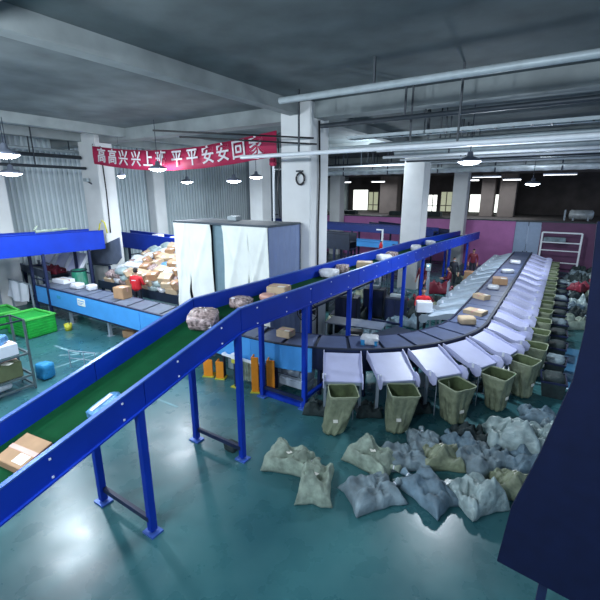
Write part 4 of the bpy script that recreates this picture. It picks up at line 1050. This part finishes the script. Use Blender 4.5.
heap = [(-7.2, 15.6), (-6.5, 14.9), (-6.9, 13.2), (-5.0, 14.6), (-4.6, 15.6), (-5.0, 16.9), (-4.6, 18.3), (-5.0, 17.7), (-4.3, 17.4), (-4.5, 21.2), (-5.1, 20.8), (-4.9, 23.6), (-4.3, 24.3), (-5.0, 25.0), (-6.6, 17.8), (-7.1, 18.7), (-6.5, 19.6), (-4.35, 14.9), (-6.7, 12.6), (-5.9, 12.5), (-7.6, 12.7), (-8.2, 13.6), (-8.2, 15.0), (-7.9, 16.4), (-5.3, 12.7), (-5.9, 10.6), (-5.3, 10.4), (-4.4, 12.3), (-4.1, 18.9), (-6.9, 23.0), (-4.2, 20.9), (-5.3, 15.7), (-7.9, 17.8), (-8.3, 19.2)]
for i, (x, y) in enumerate(heap):
    k = 'redsack' if (x, y) == (-5.0, 17.7) else rng.choice(['darksack', 'darksack', 'darksack', 'olive', 'bluesack'])
    nm = {'darksack': 'dark', 'olive': 'olive', 'redsack': 'dark red', 'bluesack': 'slate blue'}[k]
    put(k, x, y, 0, rng.uniform(0, 3), f'{nm} sack lying inside the loop among the workers', rng.uniform(.9, 1.25), 'sacks lying inside the loop')
t = put('redsack', -4.6, 19.0, .45, .5, 'large dark red sack heaped beside the overhead conveyor legs', 1.25)
for i, (x, y, z) in enumerate(((-3.95, 22.8, 0), (-3.95, 23.4, 0), (-3.95, 22.9, .45))):
    carton(.55, .5, .45, ['brown carton beside the inner chutes, lower near one', 'brown carton beside the inner chutes, lower far one', 'brown carton beside the inner chutes, topmost of its stack'][i], (x, y, z), .1 * i, 'carton', False)
t = thing('control_post', 'grey control post with a small glowing cyan lamp under overhead conveyor', 'control post', (-4.45, 16.6, 0))
MB().box(-.05, .05, -.05, .05, 0, 2.2).build('post', M['post'], t); MB().box(-.1, .1, -.12, -.05, 1.9, 2.2).build('control_box', M['pipegrey'], t, bevel=.01); MB().lathe([(0, 0), (.035, 0), (.035, .03), (0, .03)], (0, -.14, 2.1), 8).build('indicator', M['led'], t)
t = thing('fire_extinguisher', 'red fire extinguisher hanging on a pale post past the big column', 'fire extinguisher', (-7.95, 20.0, 1.95))
MB().lathe([(0, 0), (.09, .01), (.095, .4), (.05, .5), (.03, .55), (0, .55)], n=14).build('cylinder', M['redcloth'], t, smooth=True); MB().box(-.05, .06, -.02, .02, .55, .6).build('handle', M['hose'], t)
t = thing('pale_post', 'pale slim post holding the fire extinguisher', 'post', (-7.95, 20.14, 0)); MB().box(-.04, .04, -.03, .04, 0, 3.1).build('upright', M['pipewhite'], t); MB().box(-.35, .04, -.03, .04, 3.1, 3.16).build('arm', M['pipewhite'], t)
t = thing('pale_post', 'pale slim post standing nearer the big column', 'post', (-9.0, 15.6, 0)); MB().box(-.04, .04, -.03, .04, 0, 3.1).build('upright', M['pipewhite'], t); MB().box(-.25, .04, -.03, .04, 3.04, 3.1).build('arm', M['pipewhite'], t)

# ================================================================ orange guarded trolley under the conveyor
def orange_post(loc, h, w, lab, rz=0):
    t = thing('orange_guard', lab, 'guard post', loc, rz)
    MB().box(-w/2, w/2, -.02, .02, .03, h).build('face_plate', M['orange'], t, bevel=.008)
    MB().box(-w/2, -w/2 + .04, .02, .22, .03, h).build('return_plate', M['orange'], t, bevel=.008)
    MB().box(-w/2 - .03, w/2 + .03, -.06, .25, 0, .03).build('foot', M['yellow'], t)
    return t
orange_post((-7.80, 7.25, 0), .52, .26, 'orange guard panel at the left end of the grey trolley', R(25)); orange_post((-7.42, 7.32, 0), .52, .22, 'orange guard panel just right of the leftmost one', R(25))
orange_post((-6.10, 7.25, 0), .98, .19, 'tall orange guard post at the right end of trolley', R(25)); orange_post((-5.73, 7.42, 0), .92, .21, 'tall orange guard post nearest the sorter drive', R(25))
t = thing('grey_trolley', 'low grey trolley with hanging cloth between the orange guards', 'trolley', (-6.75, 7.7, 0))
MB().box(-.7, .7, -.25, -.19, .66, .72).box(-.7, .7, .19, .25, .66, .72).box(-.7, -.64, -.19, .19, .66, .72).box(.64, .7, -.19, .19, .66, .72).build('top_rail', M['pipewhite'], t)
vs = []; fs = []
for i in range(25):
    for z in (.12, .66): vs.append((-.05 + .5 * i / 24, -.22 + .03 * math.sin(i * 1.3), z))
for i in range(24): fs.append((2 * i, 2 * i + 2, 2 * i + 3, 2 * i + 1))
v2 = [(x, y + .02, z) for x, y, z in vs]; MB().add(vs + v2, fs + [tuple(50 + q for q in f[::-1]) for f in fs]).build('hanging_cloth', M['olive2'], t, smooth=True)
MB().box(-.6, -.2, -.15, .15, .25, .6).build('motor_box', M['greysack'], t, bevel=.04)
for x in (-.66, .66):
    for y in (-.21, .21): MB().box(x - .03, x + .03, y - .03, y + .03, .08, .66).tube([(x - .015, y, .05), (x + .015, y, .05)], .05, 10).build('wheeled_leg', M['dark'], t)
t = thing('yellow_marker', 'yellow and white hazard bracket on the trolley corner', 'bracket', (-6.75, 7.2, 0)); MB().box(-.02, .02, -.02, .02, 0, .75).build('post', M['dark'], t); MB().box(-.06, .06, -.05, .05, .7, .9).build('yellow_head', M['yellow'], t); MB().box(-.07, .07, -.06, .06, .82, .95).build('white_band', M['white'], t); MB().box(-.1, .1, -.08, .08, 0, .02).build('foot', M['yellow'], t)
t = thing('floor_motor', 'small dark object lying on the floor at the conveyor crossbar', 'object', (-4.98, 5.12, 0)); round_box(.26, .2, .16, .4, 3, .08).build('body', M['darksack'], t, smooth=True); MB().tube([(.05, .05, .1), (.14, .1, .14)], .02, 6).build('handle', M['hose'], t)

# ================================================================ left corner: crates, rack, cloths
def crate(loc, rz, w, d, h, lab):
    t = thing('green_crate', lab, 'crate', loc, rz)
    mb = MB()
    mb.box(-w/2, w/2, -d/2, -d/2 + .03, .02, h).box(-w/2, w/2, d/2 - .03, d/2, .02, h).box(-w/2, -w/2 + .03, -d/2, d/2, .02, h).box(w/2 - .03, w/2, -d/2, d/2, .02, h).box(-w/2, w/2, -d/2, d/2, .02, .05)
    for i in range(6):
        z = .1 + (h - .18) * i / 5; mb.box(-w/2 - .015, w/2 + .015, -d/2 - .015, -d/2, z, z + .03).box(w/2, w/2 + .015, -d/2, d/2, z, z + .03)
    mb.build('crate_wall', M['green'], t)
    MB().box(-w/2 - .03, w/2 + .03, -d/2 - .03, -d/2 + .03, h, h + .05).box(-w/2 - .03, w/2 + .03, d/2 - .03, d/2 + .03, h, h + .05).box(-w/2 - .03, -w/2 + .03, -d/2, d/2, h, h + .05).box(w/2 - .03, w/2 + .03, -d/2, d/2, h, h + .05).build('rim', M['greenlight'], t)
    for s in (-1, 1): MB().box(s * w * .35 - .08, s * w * .35 + .08, -d/2, d/2, 0, .02).build('foot', M['green'], t)
    round_box(w * .9, d * .9, .2, .3, 4, .1).build('packed_goods', M['green'], t, smooth=True).location = (0, 0, h - .2)
    return t
crate((-15.95, 6.35, 0), R(4), 1.35, 1.0, .68, 'bright green crate on the floor before the light blue sorter side')
crate((-17.9, 6.1, 0), R(-4), 1.3, .9, .6, 'bright green crate half cut off beside the larger one')
# drapes: white cloths over the low conveyor end
def cloth(loc, w, h, lab, m='white', rz=0):
    t = thing('hanging_cloth', lab, 'cloth', loc, rz)
    nx, nz = 20, 12; vs = []
    for j in range(nz + 1):
        for i in range(nx + 1):
            u, v = i / nx, j / nz
            vs.append((-w/2 + w * u + .1 * (1 - v) * math.sin(u * 5), .06 * math.sin(u * 14 + v * 2) - (1 - v) * .12, h * v - .12 * (1 - v) * abs(math.sin(u * 3.3))))
    k = nx + 1; N_ = len(vs); fs = [(j * k + i, j * k + i + 1, (j + 1) * k + i + 1, (j + 1) * k + i) for j in range(nz) for i in range(nx)]
    MB().add(vs + [(x, y + .015, z) for x, y, z in vs], fs + [tuple(N_ + q for q in f[::-1]) for f in fs]).build('cloth_sheet', M[m], t, smooth=True)
    MB().tube([(-w/2, .03, h), (w/2, .03, h)], .03, 6).build('hanging_rail', M['post'], t)
    for s in (-1, 1): MB().box(s * w/2 - .03, s * w/2 + .03, .03, .09, -loc[2], h).build('post', M['post'], t)
    return t
cloth((-19.2, 7.4, .62), 1.9, .72, 'white cloth hanging from the left end of the sorter')
cloth((-20.9, 7.0, .62), 1.1, .72, 'white cloth hanging at the photo edge beside another')
for i, (x, w, lab) in enumerate(((-20.9, .9, 'white sheet chute under the bright blue conveyor, nearest the wall'), (-19.6, 1.0, 'white sheet chute under the bright blue conveyor, middle of three'), (-18.4, 1.1, 'white sheet chute under the bright blue conveyor, beside the slide panel'))):
    t = thing('white_chute', lab, 'chute', (x, 9.75, 0), 0, 'white chutes under the bright blue conveyor')
    MB().hexa([(-w/2, -.4, 1.55), (w/2, -.4, 1.55), (w/2, .15, 2.3), (-w/2, .15, 2.3), (-w/2, -.4, 1.58), (w/2, -.4, 1.58), (w/2, .15, 2.34), (-w/2, .15, 2.34)]).build('slide_plate', M['chute'], t)
    for s in (-1, 1):
        MB().prism([(s * w/2, -.4, 1.5), (s * w/2, .15, 2.3), (s * w/2, .15, 2.5), (s * w/2, -.4, 1.75)], (s * .02, 0, 0)).build('side_flange', M['white'], t)
        MB().box(s * w/2 - .03, s * w/2 + .03, .1, .16, 0, 2.3).build('leg', M['navy'], t)
put('redsack', -19.35, 9.0, 1.44, .3, 'dark red sack lying on the dark low conveyor by the wall', .9)
t = thing('green_drum', 'dark green round drum below the slide panel', 'drum', (-17.6, 9.2, 0)); MB().lathe([(0, 0), (.3, 0), (.33, .4), (.3, 1.75), (0, 1.8)], n=20).build('drum_body', mat('drum_green', (.01, .16, .10), .5), t, smooth=True); MB().lathe([(.31, 1.70), (.34, 1.73), (.31, 1.76)], n=20).build('rim', M['dark'], t)
# wire rack in the left foreground
rk = thing('wire_rack', 'grey wire rack carrying a white carton and an olive box', 'rack', (-11.5, 3.3, 0), R(90))
W, D, HH = .95, .75, 1.92
for x in (-W, W):
    for y in (-D/2, D/2): MB().box(x - .025, x + .025, y - .025, y + .025, .03, HH).build('upright', M['rackgrey'], rk); MB().tube([(x - .01, y, .03), (x + .01, y, .03)], .03, 8).build('foot', M['hose'], rk)
for z in (.10, .38, .98):
    mb = MB().box(-W, W, -D/2 - .02, -D/2 + .02, z, z + .05).box(-W, W, D/2 - .02, D/2 + .02, z, z + .05).box(-W - .02, -W + .02, -D/2, D/2, z, z + .05).box(W - .02, W + .02, -D/2, D/2, z, z + .05)
    for i in range(16): x = -W + 2 * W * (i + .5) / 16; mb.box(x - .006, x + .006, -D/2, D/2, z + .02, z + .032)
    mb.build('shelf', M['rackgrey'], rk)
MB().box(-W, W, -D/2 - .01, -D/2 + .01, HH - .04, HH).box(W - .01, W + .01, -D/2, D/2, HH - .04, HH).box(-W, W, D/2 - .01, D/2 + .01, HH - .04, HH).build('top_rail', M['dark'], rk)
carton(.95, .55, .30, 'white carton on the upper shelf of the wire rack', (-11.42, 3.56, 1.04), R(92), 'white', False)
bag(.30, .34, .20, 'blue and white polybag lying on the white carton on wire rack', (-11.45, 3.75, 1.34), R(40), 'polyblue', seed=70, lab=False)
carton(1.5, .5, .42, 'olive box with pale label on the middle shelf of wire rack', (-11.4, 3.3, .44), R(90), 'olivebox', False)
t = thing('paper_sheet', 'pale paper sheet lying on the olive box in the rack', 'paper', (-11.2, 3.75, .865), R(30)); MB().box(-.12, .12, -.08, .08, 0, .004).build('sheet', M['paper'], t); MB().box(-.08, .08, -.02, .0, .004, .005).build('printed_line', M['dark'], t)
bag(1.2, .5, .2, 'white bundle on the lowest shelf of the wire rack', (-11.45, 3.2, .16), R(90), 'poly', seed=71, lab=False)
bag(.34, .34, .42, 'cyan blue plastic bundle standing on the floor by wire rack', (-11.55, 4.72, 0), R(10), 'cyan', seed=72, lab=False, puff=.15)
t = thing('low_hoop_rail', 'low thin metal hoop rail on the floor by the cyan bundle', 'rail', (-11.3, 5.6, 0), R(20))
for x in (-.4, .1, .5): MB().tube([(x, 0, 0), (x, 0, .55)], .014, 6).build('upright', M['post'], t)
MB().tube([(-.4, 0, .54), (.5, 0, .54)], .014, 6).tube([(-.4, 0, .3), (.5, 0, .3)], .012, 6).build('rail', M['post'], t)
carton(.5, .4, .25, 'brown carton on the floor below the left sorter stretch', (-12.5, 8.1, .0), R(15), 'carton', False)
t = thing('yellow_bucket', 'small yellow and black bucket beside the green crate', 'bucket', (-15.1, 7.2, 0)); MB().lathe([(0, 0), (.12, 0), (.14, .26), (.13, .26), (.11, .03)], n=16).build('bucket_body', M['yellow'], t, smooth=True); MB().tube([(.14, 0, .25), (.10, 0, .38), (0, 0, .42), (-.10, 0, .38), (-.14, 0, .25)], .012, 6).build('handle', M['hose'], t)

# ================================================================ dark navy panel of the near conveyor at the right
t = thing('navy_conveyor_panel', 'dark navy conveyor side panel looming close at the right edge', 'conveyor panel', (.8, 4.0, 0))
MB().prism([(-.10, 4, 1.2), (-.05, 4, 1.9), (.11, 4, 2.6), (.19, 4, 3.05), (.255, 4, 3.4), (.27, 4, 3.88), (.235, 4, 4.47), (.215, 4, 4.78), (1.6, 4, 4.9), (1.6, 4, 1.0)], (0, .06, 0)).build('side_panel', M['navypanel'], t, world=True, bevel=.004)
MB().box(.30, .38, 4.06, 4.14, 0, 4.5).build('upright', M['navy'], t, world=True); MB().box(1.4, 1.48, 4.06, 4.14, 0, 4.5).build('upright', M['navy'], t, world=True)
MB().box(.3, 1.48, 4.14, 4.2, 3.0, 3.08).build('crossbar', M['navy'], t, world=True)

# ================================================================ world, camera, view
w = bpy.data.worlds.new('World'); bpy.context.scene.world = w; w.use_nodes = True
bg = w.node_tree.nodes['Background']; bg.inputs[0].default_value = (.50, .68, 1.0, 1); bg.inputs[1].default_value = .5
cam = bpy.data.cameras.new('Camera'); co = bpy.data.objects.new('Camera', cam); C.objects.link(co)
co.location = (0, 0, 5.0); co.rotation_euler = (R(90) - math.atan(107 / 400), 0, R(33.1)); cam.sensor_width = 36; cam.lens = 24; cam.clip_end = 200
bpy.context.scene.camera = co
vs_ = bpy.context.scene.view_settings; vs_.view_transform = 'Standard'; vs_.look = 'None'; vs_.exposure = 0.0; vs_.gamma = 1; vs_.use_curve_mapping = False
